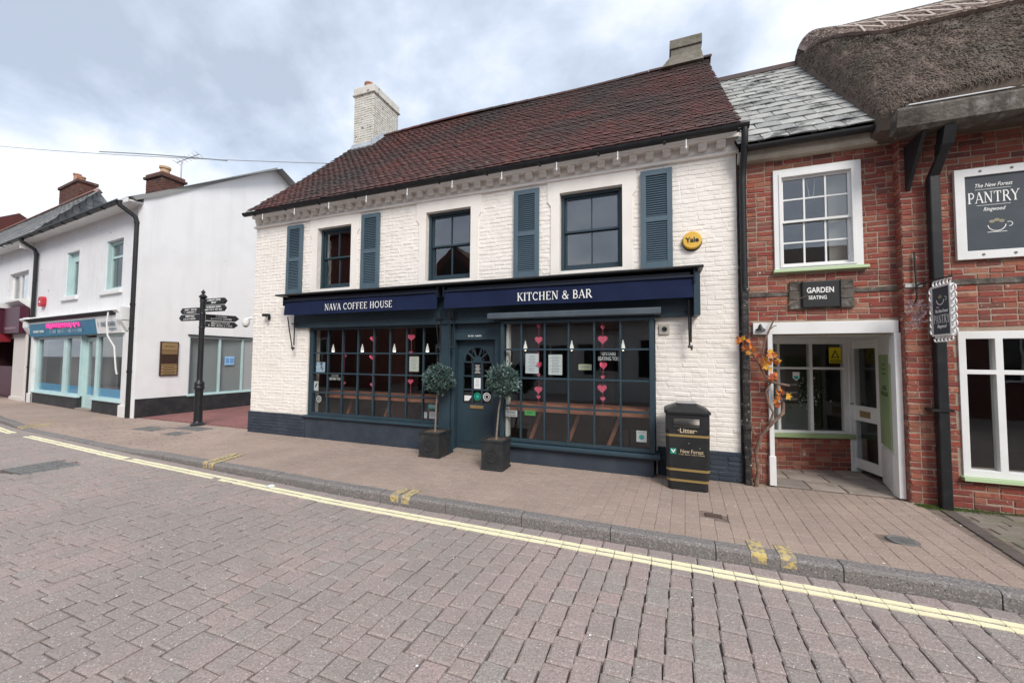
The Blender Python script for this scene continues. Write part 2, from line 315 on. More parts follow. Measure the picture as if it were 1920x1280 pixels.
def unit_brick(seed, w=.215, h=.065, d=.03, c=.006, jit=.003):
    q = random.Random(seed); J = lambda v, s_: v+q.uniform(-jit, jit)/s_
    cx_, cz_, cy_ = c/w, c/h, c/d
    vs = [(x, .5, z) for x, z in ((-.5, -.5), (.5, -.5), (.5, .5), (-.5, .5))]
    vs += [(x, -.5+cy_, z) for x, z in ((-.5, -.5), (.5, -.5), (.5, .5), (-.5, .5))]
    vs += [(J(x, w), -.5, J(z, h)) for x, z in ((-.5+cx_, -.5+cz_), (.5-cx_, -.5+cz_), (.5-cx_, .5-cz_), (-.5+cx_, .5-cz_))]
    fs = [(8, 9, 10, 11)]
    for i in range(4): j = (i+1) % 4; fs += [(4+i, 4+j, 8+j, 8+i), (i, j, 4+j, 4+i)]
    me = bpy.data.meshes.new('brick'); me.from_pydata(vs, [], fs); me.update(); return me
def unit_block(seed, w, l, d, c=.01, jit=.003):       # paving block, top up (+Z)
    q = random.Random(seed); J = lambda v, s_: v+q.uniform(-jit, jit)/s_
    co = ((-.5, -.5), (.5, -.5), (.5, .5), (-.5, .5))
    vs = [(x, y, -.5) for x, y in co]+[(x, y, .5-c*.7/d) for x, y in co]+[(J(x*(1-2*c/w), w), J(y*(1-2*c/l), l), .5) for x, y in co]
    fs = [(8, 9, 10, 11)]
    for i in range(4): j = (i+1) % 4; fs += [(4+i, 4+j, 8+j, 8+i), (i, j, 4+j, 4+i)]
    me = bpy.data.meshes.new('block'); me.from_pydata(vs, [], fs); me.update(); return me
def brickwork(parent, mt, x0, x1, z0, z1, y, ops, M=None, seed=1, nobj=300, proud=.010, course=.068, jt=.009, bl_=.208, wob=.0, units=None, jit=.003, c=.006, vjt=None):
    q = random.Random(seed); M = M or Matrix.Identity(4); it = []
    units = units or [unit_brick(seed*10+i, jit=jit, c=c) for i in range(10)]
    z = z0; row = 0
    while z < z1-.02:
        h = min(course-jt, z1-z-.002); zc = z+h/2
        x = x0 - (0 if row % 2 else .11); k = row % 3
        cells = []
        while x < x1:
            L_ = bl_ if q.random() < .66 else bl_*.47
            cells.append((max(x, x0), min(x+L_, x1))); x += L_+(jt if vjt is None else vjt)
        for a, b in cells:
            seg = [(a, b)]
            for o in ops:
                if o[2]-.005 < zc < o[3]+.005:
                    ns = []
                    for s0, s1 in seg:
                        if o[1] <= s0 or o[0] >= s1: ns.append((s0, s1)); continue
                        if s0 < o[0]: ns.append((s0, o[0]))
                        if s1 > o[1]: ns.append((o[1], s1))
                    seg = ns
            for s0, s1 in seg:
                if s1-s0 < .03: continue
                p = proud+q.uniform(-.003, .003)
                rot = Matrix.Rotation(q.uniform(-.012, .012)*(1+wob), 4, 'Y')
                it.append(M @ trs(((s0+s1)/2, y-p+.015, zc+q.uniform(-.002, .002)*(1+wob)), (s1-s0, .03, h), rot))
        z += course; row += 1
    pieces(parent, 'brick', 'bricks', mt, it, units, nobj)
# lettering
def text(s, size, mt, parent, loc, align='CENTER', rot=(math.pi/2, 0, 0), shear=0, depth=.0015, name='lettering', sx_=1, M=None, bold=.012):
    c = bpy.data.curves.new('t', 'FONT'); c.body = s; c.size = size; c.align_x = align; c.shear = shear; c.extrude = depth; c.space_line = .95; c.resolution_u = 3; c.offset = bold*size
    o = bpy.data.objects.new('t', c); COL.objects.link(o)
    me = bpy.data.meshes.new_from_object(o); bpy.data.objects.remove(o); bpy.data.curves.remove(c)
    T = (M or Matrix.Identity(4)) @ Matrix.Translation(loc) @ Matrix.Rotation(rot[2], 4, 'Z') @ Matrix.Rotation(rot[0], 4, 'X') @ Matrix.Diagonal((sx_, 1, 1, 1))
    me.transform(T); me.materials.clear(); me.materials.append(mt)
    o = bpy.data.objects.new(name, me); COL.objects.link(o); adopt(o, parent); return o
def marks(w_, h_, mt, parent, loc, M=None, seed=1, name='worn_lettering'):     # a line of lettering too worn or small to read
    q = random.Random(seed); mb = MB((M or Matrix.Identity(4)) @ Matrix.Translation(loc)); x = -w_/2; s = h_*.16
    while x < w_/2-h_*.4:
        l_ = h_*q.uniform(.45, .65); k = q.choice('hnlot')
        if q.random() < .13: x += h_*.5; continue
        mb.box(x, x+s, -.0015, 0, 0, h_*(1 if k in 'hl' else .8))
        if k != 'l': mb.box(x+l_-s, x+l_, -.0015, 0, 0, h_*.8)
        if k in 'hno': mb.box(x+s, x+l_-s, -.0014, 0, h_*(.7 if k != 'h' else .4), h_*(.8 if k != 'h' else .52))
        if k == 'o': mb.box(x+s, x+l_-s, -.0014, 0, 0, h_*.12)
        x += l_+h_*.14
    o = mb.build(name, mt, parent); o['kind'] = 'stuff'; return o
def _serif(ch):
    T, t = .135, .062
    l = lambda *a: ('l', *a); a = lambda *q: ('a', *q)
    sf = lambda x, y, w_=.24: ('l', x-w_/2, y, x+w_/2, y, .055)
    b, tp = .0275, .9725
    G = {'H': ([l(.14, 0, .14, 1, T), l(.62, 0, .62, 1, T), l(.14, .52, .62, .52, t), sf(.14, b), sf(.14, tp), sf(.62, b), sf(.62, tp)], .80),
     'N': ([l(.13, 0, .13, 1, t), l(.66, 0, .66, 1, t), l(.16, .97, .64, .03, T), sf(.13, b), sf(.1, tp, .2), sf(.66, tp)], .82),
     'A': ([l(.08, 0, .36, 1, t), l(.36, 1, .66, 0, T), l(.17, .33, .55, .33, t), sf(.08, b, .2), sf(.66, b)], .74),
     'V': ([l(.08, 1, .38, 0, T), l(.38, 0, .66, 1, t), sf(.08, tp), sf(.66, tp, .2)], .72),
     'C': ([a(.42, .5, .32, .45, 48, 312, T*.8), l(.64, .70, .64, .92, t)], .76),
     'O': ([a(.43, .5, .34, .45, 0, 360, T*.8)], .88),
     'F': ([l(.16, 0, .16, 1, T), l(.16, .97, .56, .97, t), l(.16, .52, .48, .52, t), sf(.16, b, .28), l(.55, .78, .55, 1, t)], .64),
     'E': ([l(.16, 0, .16, 1, T), l(.08, .97, .56, .97, t), l(.16, .52, .48, .52, t), l(.08, .03, .58, .03, t), l(.55, .8, .55, 1, t), l(.57, 0, .57, .2, t)], .68),
     'U': ([l(.15, .33, .15, 1, T), l(.62, .33, .62, 1, t), a(.385, .34, .235, .30, 180, 360, T*.75), sf(.15, tp), sf(.62, tp, .2)], .78),
     'S': ([a(.31, .735, .20, .215, 40, 270, T*.78), a(.31, .27, .22, .235, -90, 90, T*.78), a(.31, .27, .22, .235, 210, 270, t), l(.5, .74, .5, .93, t), l(.1, .07, .1, .26, t)], .62),
     'K': ([l(.15, 0, .15, 1, T), l(.18, .45, .60, .98, t), l(.30, .58, .68, 0, T), sf(.15, b), sf(.15, tp), sf(.6, tp, .2), sf(.67, b, .2)], .76),
     'I': ([l(.17, 0, .17, 1, T), sf(.17, b, .3), sf(.17, tp, .3)], .36),
     'T': ([l(.34, 0, .34, 1, T), l(.04, .97, .64, .97, t), sf(.34, b, .28), l(.06, .76, .06, 1, t), l(.62, .76, .62, 1, t)], .68),
     'B': ([l(.16, 0, .16, 1, T), a(.30, .745, .22, .225, -90, 90, T*.75), a(.30, .27, .27, .24, -90, 90, T*.75), l(.06, .97, .32, .97, t), l(.16, .515, .32, .515, t), l(.06, .03, .32, .03, t)], .66),
     'R': ([l(.16, 0, .16, 1, T), a(.32, .735, .22, .235, -90, 90, T*.75), l(.06, .97, .34, .97, t), l(.16, .50, .34, .50, t), l(.36, .5, .68, 0, T), sf(.16, b), sf(.68, b, .16)], .74),
     'P': ([l(.16, 0, .16, 1, T), a(.32, .715, .23, .255, -90, 90, T*.75), l(.06, .97, .34, .97, t), l(.16, .46, .34, .46, t), sf(.16, b, .28)], .62),
     'Y': ([l(.06, 1, .34, .47, T), l(.34, .47, .62, 1, t), l(.34, 0, .34, .48, T), sf(.06, tp, .22), sf(.62, tp, .2), sf(.34, b, .28)], .68),
     '&': ([a(.34, .76, .16, .19, 0, 360, t*1.3), a(.32, .26, .25, .24, 70, 330, T*.75), l(.22, .68, .70, 0, T), l(.56, .22, .72, .46, t), sf(.70, .46, .2)], .80), ' ': ([], .34)}
    return G[ch]
def serif(s, cap, mt, parent, x0, y, z0, width=None, name='lettering', M=None):
    adv = sum(_serif(c)[1]+.04 for c in s); kx = (width/adv if width else cap); mb = MB(M); x = x0; e_ = 0
    for c in s:
        st, w_ = _serif(c)
        for q in st:
            e_ += 1; yy = y-(e_ % 9)*.00025
            if q[0] == 'l': pts = [(q[1], q[2]), (q[3], q[4])]; wd = q[5]
            else: pts = [(q[1]+q[3]*math.cos(R(q[5]+(q[6]-q[5])*k/14)), q[2]+q[4]*math.sin(R(q[5]+(q[6]-q[5])*k/14))) for k in range(15)]; wd = q[7]
            Lf, Rt = [], []
            for i, p in enumerate(pts):
                a_ = pts[max(i-1, 0)]; b_ = pts[min(i+1, len(pts)-1)]; dx, dz = b_[0]-a_[0], b_[1]-a_[1]; n_ = math.hypot(dx, dz) or 1
                ox, oz = -dz/n_*wd/2, dx/n_*wd/2
                Lf.append((x+(p[0]+ox)*kx, yy, z0+(p[1]+oz)*cap)); Rt.append((x+(p[0]-ox)*kx, yy, z0+(p[1]-oz)*cap))
            for i in range(len(pts)-1): mb.add([Lf[i], Rt[i], Rt[i+1], Lf[i+1]], [(0, 1, 2, 3)])
        x += (w_+.04)*kx
    return mb.build(name, mt, parent)

# ------------------------------------------------------------------ ground, road, pavement
g = MB().add([(-900, -900, -.35), (900, -900, -.35), (900, 900, -.35), (-900, 900, -.35)], [(0, 1, 2, 3)]).build('ground', ASPH); g['kind'] = 'structure'
def lerp(x, pts):
    if x <= pts[0][0]: return pts[0][1]
    for (a, b), (c, d) in zip(pts, pts[1:]):
        if x <= c: return b+(d-b)*(x-a)/(c-a)
    return pts[-1][1]
KY = [(-30, 1.0), (-22, -.35), (-16, -1.36), (-13.5, -1.70), (-8.8, -1.97), (-3.8, -2.14), (2, -2.17), (14, -2.45)]      # kerb face line
RZ = [(-30, -.02), (-12, -.05), (-8, -.075), (-3, -.11), (14, -.115)]                                                  # road level
KZ = [(-30, .03), (-14.6, .03), (-13.4, -.035), (-9.0, -.045), (-8.0, .0), (14, .0)]                                     # kerb top level
ky = lambda x: lerp(x, KY); rz = lambda x: lerp(x, RZ); kz = lambda x: lerp(x, KZ)
def pavez(x, y):
    t = min(max((y-ky(x)-.15)/1.5, 0), 1); return kz(x)*(1-t)+t*(0.0)
road = MB()
xs = [-30+i*1.0 for i in range(45)]
for a, b in zip(xs, xs[1:]):
    road.add([(a, -11.2, rz(a)-.03), (b, -11.2, rz(b)-.03), (b, ky(b)+.02, rz(b)-.03), (a, ky(a)+.02, rz(a)-.03)], [(0, 1, 2, 3)])
road = road.build('road', JOINT); road['kind'] = 'structure'
it = []; q = random.Random(3)
W_ = .16
for i in range(-175, 85):
    x0 = i*W_; y = -2.30+ (lerp(x0, KY)+2.15) - .0; y0 = y
    off = q.uniform(0, .12); y -= 0
    ph = 0
    while y > -10.8:
        l_ = q.choice((.12, .16, .16, .20, .24)); yc = y-l_/2; xc = x0+(yc-y0)*.06
        if not (-9.30 < xc < -8.55 and -3.30 < yc < -2.65):
            zj = q.gauss(0, .0022)
            it.append(trs((xc+q.uniform(-.003, .003), yc, rz(xc)-.033+zj), (W_-.008, l_-.006, .066), Matrix.Rotation(q.gauss(0, .012), 4, 'Z') @ Matrix.Rotation(q.gauss(0, .006), 4, 'X') @ Matrix.Rotation(q.gauss(0, .006), 4, 'Y')))
        y -= l_
    xc = x0
xx = -24
while xx < 12:      # channel course along the kerb
    l_ = .205; ang = math.atan((ky(xx+.1)-ky(xx-.1))/.2)
    it.append(trs((xx, ky(xx)-.075, rz(xx)-.034+q.gauss(0, .0015)), (l_-.008, .132, .066), Matrix.Rotation(ang, 4, 'Z'))); xx += l_
setunits = [unit_block(50+i, .15, .16, .066, .010, .005) for i in range(12)]
pieces(road, 'sett', 'setts', SETT, it, setunits, 300)
# double yellow lines, broken at the joints
for dy in (.185, .262):
    mb = MB(); x = -15.6; q = random.Random(int(dy*1000))
    while x < 8:
        l_ = .155
        if not (-13.35 < x < -12.4) and not (dy > .2 and (-6.15 < x < -5.95 or -.66 < x < -.62)):
            a, b = x, x+l_; ya, yb = ky(a)-dy-.012*max(0, a+3)*.35, ky(b)-dy-.012*max(0, b+3)*.35; h_ = .025+q.uniform(-.003, .003); z = .0055
            sk = q.uniform(-.004, .004)
            mb.hexa([(a, ya-h_, rz(a)-.004), (b, yb-h_+sk, rz(b)-.004), (b, yb+h_, rz(b)-.004), (a, ya+h_+sk, rz(a)-.004)], [(a, ya-h_, rz(a)+z), (b, yb-h_+sk, rz(b)+z), (b, yb+h_, rz(b)+z), (a, ya+h_+sk, rz(a)+z)])
        x += .16
    mb.build('yellow_line', YELLOW, road)
# kerb of separate stones
kerb = thing('kerb', None, None, (0, -2.1, 0), kind='structure')
x = -27.0; q = random.Random(9)
while x < 9:
    l_ = .915; a, b = x+.004, x+l_-.004
    n_ = 4; top = []; 
    mb = MB()
    for i in range(n_):
        u0, u1 = a+(b-a)*i/n_, a+(b-a)*(i+1)/n_
        def sec(u):
            yk = ky(u); zt = kz(u)+.004; zb_ = rz(u)-.06
            return [(u, yk, zb_), (u, yk, zt-.028), (u, yk+.007, zt-.010), (u, yk+.024, zt), (u, yk+.135, zt), (u, yk+.135, zb_)]
        s0, s1 = sec(u0), sec(u1); v = s0+s1; f = [(k, k+6, k+7, k+1) for k in range(5)]
        if i == 0: f.append((0, 1, 2, 3, 4, 5))
        if i == n_-1: f.append((11, 10, 9, 8, 7, 6))
        mb.add(v, f)
    o = mb.build('kerb_stone', KERB, kerb); o.location.y = q.uniform(-.003, .003); o.location.z = q.uniform(-.003, .003)
    x += l_
def kmark(xa, xb, back=.25, bx=0):       # painted bar over kerb top and face
    mb = MB(); pr = []
    for u in (xa, xb):
        yk = ky(u); zt = kz(u)+.004
        pr.append([(u, yk-.0035, zt-.085), (u, yk-.0035, zt-.027), (u, yk+.005, zt-.006), (u, yk+.024, zt+.004), (u, yk+.135, zt+.0045), (u+bx, yk+back, zt+.0055)])
    v = pr[0]+pr[1]; mb.add(v, [(k, k+1, k+7, k+6) for k in range(5)]); mb.build('yellow_kerb_mark', YMARK, kerb)
for xa in (.72, .935, -3.06, -2.90, -6.70, -6.55, -13.9, -13.7): kmark(xa, xa+.115, .24 if xa > -5 else .55, .0 if xa > -5 else -.1)
# pavement
pv = MB()
for a, b in zip(xs, xs[1:]):
    n_ = 6
    for j in range(n_):
        def P_(u, t): y = ky(u)+.10+(4.5-ky(u))*t; return (u, y, pavez(u, y)-.012)
        t0, t1 = (j/n_)**2, ((j+1)/n_)**2
        pv.add([P_(a, t0), P_(b, t0), P_(b, t1), P_(a, t1)], [(0, 1, 2, 3)])
pave = pv.build('pavement', PJOINT); pave['kind'] = 'structure'
it = []; q = random.Random(5); W_ = .138
def front(x):       # building line the blocks run up to
    if x < -13.1: return .1-(x+13.08)*math.tan(R(5.5))+.06
    if x < -8.5: return .14
    if 1.36 < x < 2.70: return .05
    return .0
for i in range(-170, 21):
    x0 = i*W_; y = -2.0+(ky(x0)+2.15)+.012+q.uniform(0, .10); first = ky(x0)+.145; y = first
    l0 = q.choice((.08, .14, .2)); fy = front(x0)
    while y < fy:
        l_ = l0 if l0 else .205; l0 = None; l_ = min(l_, fy-y+.02)
        yc = y+l_/2; xc = x0-(yc+2)*.0+(yc+2)*.055
        if xc > 2.92-(.11*(-yc)) : break
        if l_ > .03 and math.hypot(xc-2.09, yc+1.38) > .13 and not (abs(xc-.52) < .1 and abs(yc+1.37) < .06):
            it.append(trs((xc, yc, pavez(xc, yc)-.024+q.gauss(0, .0012)), (W_-.0015, l_-.007, .05), Matrix.Rotation(-.055+q.gauss(0, .006), 4, 'Z') @ Matrix.Rotation(q.gauss(0, .006), 4, 'X')))
        y += l_
pieces(pave, 'paving_block', 'paving_blocks', PAVER, it, [unit_block(80+i, .133, .2, .05, .006, .0025) for i in range(8)], 300)
# strip of dark bricks and the paving beyond it
it = []
for k in range(16): y = -.2-k*.13; it.append(trs((2.99+(y+.2)*.115, y, -.022), (.125, .122, .05), Matrix.Rotation(-.055, 4, 'Z')))
pieces(pave, 'dark_strip_block', 'dark_strip_blocks', mat('dark_strip_brick', ramp=[(.10, .08, .072), (.13, .10, .09), (.085, .075, .066)], rough=.9, noise=(6, (.12, .12, .06), .55, .75)), it, [unit_block(99+i, .125, .122, .05, .006) for i in range(4)], 60)
it = []
for i in range(0, 22):
    for k in range(0, 12):
        y = -.28-k*.165-(i % 2)*.05; x = 3.135+i*.215+(k % 2)*.1+(y+.2)*.115
        it.append(trs((x, y, -.026+q.gauss(0, .001)), (.209, .159, .05), Matrix.Rotation(-.055, 4, 'Z')))
pieces(pave, 'grey_paving_block', 'grey_paving_blocks', mat('mossy_grey_paver', ramp=[(.21, .18, .15), (.25, .21, .175), (.19, .17, .14)], rough=.9, noise=(2.5, (.14, .14, .09), .48, .7), speck=(140, (.45, .4, .34), .72), bump=(110, .5, .005)), it, [unit_block(120+i, .2, .16, .05, .006) for i in range(6)], 120)
# alley
al = MB().add([(-13.04, .2, -.014), (-8.56, .2, -.014), (-8.56, 14, -.03), (-13.04, 14, -.03)], [(0, 1, 2, 3)]).build('alley', PJOINT); al['kind'] = 'structure'
it = []
for i in range(43):
    for k in range(38):
        it.append(trs((-12.98+i*.104, .3+k*.205+(i % 2)*.1, -.022+q.gauss(0, .001)), (.099, .2, .05)))
pieces(al, 'red_block', 'red_blocks', REDPAVE, it, [unit_block(140+i, .1, .2, .05, .005) for i in range(6)], 200)
# covers and patches in the ground
def cover(name, label, x0, x1, y0, y1, z, M=None, bars=True):
    t_ = thing(name, label, 'cover', ((x0+x1)/2, (y0+y1)/2, z))
    boxo('frame', IRON, t_, x0, x1, y0, y1, z-.03, z+.001, M, .003)
    nx, ny = max(1, round((x1-x0)/.09)), max(1, round((y1-y0)/.09)); mb = MB(M)
    for i in range(nx):
        for j in range(ny):
            a, b = x0+.03+(x1-x0-.06)*i/nx, y0+.03+(y1-y0-.06)*j/ny; w_, h_ = (x1-x0-.06)/nx*.4, (y1-y0-.06)/ny*.4
            if (i+j) % 2: mb.box(a+w_*.2, a+w_*2.2, b+h_*.9, b+h_*1.5, z, z+.005)
            else: mb.box(a+w_*.9, a+w_*1.5, b+h_*.2, b+h_*2.2, z, z+.005)
    o = mb.build('raised_tread', IRON, t_); o['kind'] = 'stuff'
    return t_
cover('access_cover', 'rectangular cast iron access cover set in the setts at far left of the road', -9.26, -8.58, -3.27, -2.68, rz(-8.9)+.002)
t_ = thing('stopcock_cover', 'small round grey iron cover in the pavement before the pantry', 'cover', (2.09, -1.38, 0))
MB().lathe([(.115, -.02), (.115, .003), (.10, .004), (.098, .0015), (.0, .0015)], (2.09, -1.38, pavez(2.09, -1.38)), 24).build('lid', IRON, t_)
mb = MB()
for k in range(5): mb.box(2.03+k*.03, 2.04+k*.03, -1.44, -1.32, .001, .0055)
o = mb.build('raised_tread', IRON, t_); o['kind'] = 'stuff'
o = MB().box(.44, .60, -1.415, -1.33, -.02, .003).build('water_meter_lid', mat('rusty_lid', (.10, .06, .05), .8), bevel=.003); tag(o, 'little rusty brown rectangular lid in the pavement near the litter bin', 'cover')
for i, (x, y, w_, h_) in enumerate([(-10.9, -.55, .75, .5), (-10.0, -.25, .9, .35), (-9.75, -.72, .5, .35)]):
    lab = ['grey rectangular access cover in pavement left of the fingerpost foot', 'long grey access cover between fingerpost and cream cafe corner', 'small grey access cover nearest the kerb below the fingerpost'][i]
    cover('pavement_cover', lab, x-w_/2, x+w_/2, y-h_/2, y+h_/2, pavez(x, y)+.003)

# ------------------------------------------------------------------ cafe building
cafe = thing('cafe_building', 'long cream painted brick cafe with dark red tiled roof and slate blue shopfront', 'building', (-3.7, 0, 0))
CX0, CX1 = -8.53, 1.02
WIN = [(-6.68, -5.79), (-4.03, -3.11), (-1.50, -.52)]; WZ0, WZ1 = 3.06, 4.34
SHOP = (-6.87, -.06, -.1, 2.27)
ops = [(a, b, WZ0, WZ1) for a, b in WIN]+[SHOP]
wall = MB().wall(CX0, CX1, 0, 4.80, 0, .3, ops).build('wall', CREAM, cafe)
hide = [(a-.16, b+.16, 2.9, 4.7) for a, b in WIN]+[SHOP, (-7.25, .5, 2.27, 2.90), (CX0, CX1, 0, .445 if False else .0)]
units = [unit_brick(900+i, jit=.006, c=.007) for i in range(18)]
brickwork(wall, CREAM, CX0, -.0+CX1, .455, 4.56, 0, hide, seed=11, nobj=300, proud=.0045, jt=.010, vjt=.004, wob=1.5, units=units)
# gable wall and back
MB().add([(CX0, .3, 0), (CX0, 6.0, 0), (CX0, 6.0, 4.7), (CX0+.1, 3.0, 7.95), (CX0, .3, 4.7)], [(0, 1, 2, 3, 4)]).add([(CX0, 6, 0), (CX1, 6, 0), (CX1, 6, 4.7), (CX0, 6, 4.7)], [(0, 1, 2, 3)]).add([(CX1, .3, 0), (CX1, 6, 0), (CX1, 6, 4.7), (CX1-.05, 3, 7.95), (CX1, .3, 4.7)], [(0, 1, 2, 3, 4)]).build('gable_wall', CREAM, cafe)
# plinth
pl = MB().box(CX0-.02, -6.87, -.035, -.001, 0, .452).build('plinth', PLINTH, cafe); pl2 = MB().box(-.04, CX1+.01, -.035, -.001, 0, .40).build('plinth', PLINTH, cafe)
brickwork(pl, PLINTH, CX0-.018, -6.88, .01, .45, -.035, [], seed=21, nobj=60, proud=.006, jt=.012, units=[unit_brick(950+i, jit=.006, c=.011) for i in range(8)])
brickwork(pl2, PLINTH, -.03, CX1+.008, .01, .40, -.035, [], seed=22, nobj=60, proud=.006, jt=.012, units=[unit_brick(970+i, jit=.006, c=.011) for i in range(8)])
# window surrounds with ears, sash windows
for n_, (a, b) in enumerate(WIN):
    s = .15; E_ = .055; y = -.022
    sr = MB()
    sr.box(a-s, a, y, -.0, 2.95, 4.22).box(b, b+s, y, 0, 2.95, 4.22)
    sr.box(a-s-E_, a, y-.001, 0, 4.22, 4.56).box(b, b+s+E_, y-.001, 0, 4.22, 4.56).box(a, b, y-.001, 0, WZ1, 4.56)
    sr.prism([(a-s-E_, 4.221), (a-s+.001, 4.14), (a-s+.001, 4.221)], y-.001, 0).prism([(b+s+E_, 4.221), (b+s-.001, 4.221), (b+s-.001, 4.14)], y-.001, 0)
    sr.box(a-.001, b+.001, -.03, .1, WZ0-.11, WZ0)
    sr.build('window_surround', CREAMR, cafe)
    w_ = thing('sash_window', None, None, ((a+b)/2, .1, WZ0), parent=cafe)
    mid = (WZ0+WZ1)/2+.03; y0 = .10
    MB().box(a, a+.05, y0-.02, y0+.1, WZ0, WZ1).box(b-.05, b, y0-.02, y0+.1, WZ0, WZ1).box(a+.05, b-.05, y0-.02, y0+.1, WZ1-.05, WZ1).box(a+.05, b-.05, y0-.03, y0+.1, WZ0, WZ0+.05).build('frame', BLUE, w_, bevel=.004)
    cxm = (a+b)/2
    for lo, hi, yy in ((mid-.02, WZ1-.052, y0+.02), (WZ0+.052, mid+.02, y0+.05)):
        A_, B_ = a+.052, b-.052; up = yy < y0+.03; bt = .035 if up else .075
        MB().box(A_, A_+.035, yy, yy+.035, lo, hi).box(B_-.035, B_, yy, yy+.035, lo, hi).box(A_+.035, B_-.035, yy+.001, yy+.036, hi-.035, hi).box(A_+.035, B_-.035, yy+.001, yy+.036, lo, lo+bt).build('sash', BLUE, w_, bevel=.003)
        MB().box(cxm-.011, cxm+.011, yy+.002, yy+.03, lo+bt, hi-.035).build('glazing_bar', BLUE, w_)
        for p0, p1 in ((A_+.035, cxm-.011), (cxm+.011, B_-.035)):
            MB().box(p0, p1, yy+.018, yy+.021, lo+bt, hi-.035).build('pane', GLASSUP, w_)
# upstairs rooms
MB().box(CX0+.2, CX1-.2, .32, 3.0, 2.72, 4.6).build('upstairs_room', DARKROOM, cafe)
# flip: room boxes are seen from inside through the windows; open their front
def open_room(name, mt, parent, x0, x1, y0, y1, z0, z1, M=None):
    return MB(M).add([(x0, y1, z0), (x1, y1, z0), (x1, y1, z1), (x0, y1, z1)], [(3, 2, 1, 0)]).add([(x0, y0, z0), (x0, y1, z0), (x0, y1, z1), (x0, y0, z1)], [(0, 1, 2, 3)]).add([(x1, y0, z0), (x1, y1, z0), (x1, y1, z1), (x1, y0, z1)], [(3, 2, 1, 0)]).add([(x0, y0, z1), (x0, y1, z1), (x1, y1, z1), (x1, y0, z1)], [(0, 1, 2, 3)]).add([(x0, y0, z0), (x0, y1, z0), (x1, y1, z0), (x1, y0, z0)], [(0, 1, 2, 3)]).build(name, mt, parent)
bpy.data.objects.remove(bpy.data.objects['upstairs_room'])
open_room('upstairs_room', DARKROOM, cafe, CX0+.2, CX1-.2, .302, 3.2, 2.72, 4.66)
# shutters with louvres
def shutter(xc, z0, z1, w_=.44):
    t_ = thing('shutter', None, None, (xc, -.02, z0), parent=cafe); a, b = xc-w_/2, xc+w_/2; y0, y1 = -.062, -.024; s = .075; zm = (z0+z1)/2+.02
    MB().box(a, a+s, y0, y1, z0, z1).box(b-s, b, y0, y1, z0, z1).box(a+s, b-s, y0+.001, y1, z0, z0+.15).box(a+s, b-s, y0+.001, y1, z1-.085, z1).box(a+s, b-s, y0+.001, y1, zm-.04, zm+.04).box(a+s, b-s, y1-.006, y1, z0, z1).build('frame', BLUELIT, t_, bevel=.003)
    me = None; n_ = 18
    for lo, hi in ((z0+.155, zm-.045), (zm+.045, z1-.09)):
        for k in range(n_):
            z = lo+(hi-lo)*(k+.5)/n_
            if me is None:
                me = MB().hexa([(-.5, -.012, -.012), (.5, -.012, -.012), (.5, -.004, -.012), (-.5, -.004, -.012)], [(-.5, .006, .012), (.5, .006, .012), (.5, .014, .012), (-.5, .014, .012)]).mesh('slat'); me.materials.append(BLUELIT)
            o = bpy.data.objects.new('slat', me); COL.objects.link(o); o.parent = t_; o.matrix_parent_inverse = BASE[t_.name].inverted(); o.matrix_basis = trs((xc, -.046, z), (w_-2*s, 1, 1))
for xc in (-7.295, -5.285, -2.06, -.03): shutter(xc, 2.945, 4.475)
# cornice with dentils
co = MB().prismx([(0, 4.54), (-.045, 4.545), (-.052, 4.56), (-.045, 4.58), (-.004, 4.59), (-.004, 4.745), (-.10, 4.745), (-.10, 4.79), (-.13, 4.83), (0, 4.83)], CX0-.03, CX1+.03).build('cornice', CREAMR, cafe)
x = CX0+.06
while x < CX1-.05:
    MB().box(x, x+.115, -.09, -.003, 4.64, 4.744).build('dentil', CREAMR, co, bevel=.006); x += .237
# roof
EY, EZ, RY, RZ_ = -.20, 4.865, 3.0, 8.13
sl = math.hypot(RY-EY, RZ_-EZ); sa = math.atan2(RZ_-EZ, RY-EY)
vx0 = lambda t: -8.56+.32*t+.05*math.sin(t*3.1); vx1 = lambda t: 1.06-.04*t
roof = MB()
def rp(x, t, o=0):
    return (x, EY+(RY-EY)*t-math.sin(sa)*o, EZ+(RZ_-EZ)*t+math.cos(sa)*o-.10*math.sin(math.pi*min(max(t, 0), 1))*(.55+.45*math.sin(x*.55+1))*.45)
for i in range(20):
    for j in range(8):
        t0, t1 = j/8, (j+1)/8; X = lambda f, t: vx0(t)+(vx1(t)-vx0(t))*f
        roof.add([rp(X(i/20, t0), t0, -.035), rp(X((i+1)/20, t0), t0, -.035), rp(X((i+1)/20, t1), t1, -.035), rp(X(i/20, t1), t1, -.035)], [(0, 1, 2, 3)])
roof.add([(vx0(1), RY, RZ_-.03), (vx1(1), RY, RZ_-.03), (1.08, 6.3, 4.7), (-8.58, 6.3, 4.7)], [(0, 1, 2, 3)])
MB().add([(-8.54, -.20, 4.845), (1.04, -.20, 4.845), (1.04, .02, 4.845), (-8.54, .02, 4.845)], [(0, 1, 2, 3)]).build('soffit', CREAMR, cafe)
roof = roof.build('roof', UNDER, cafe)
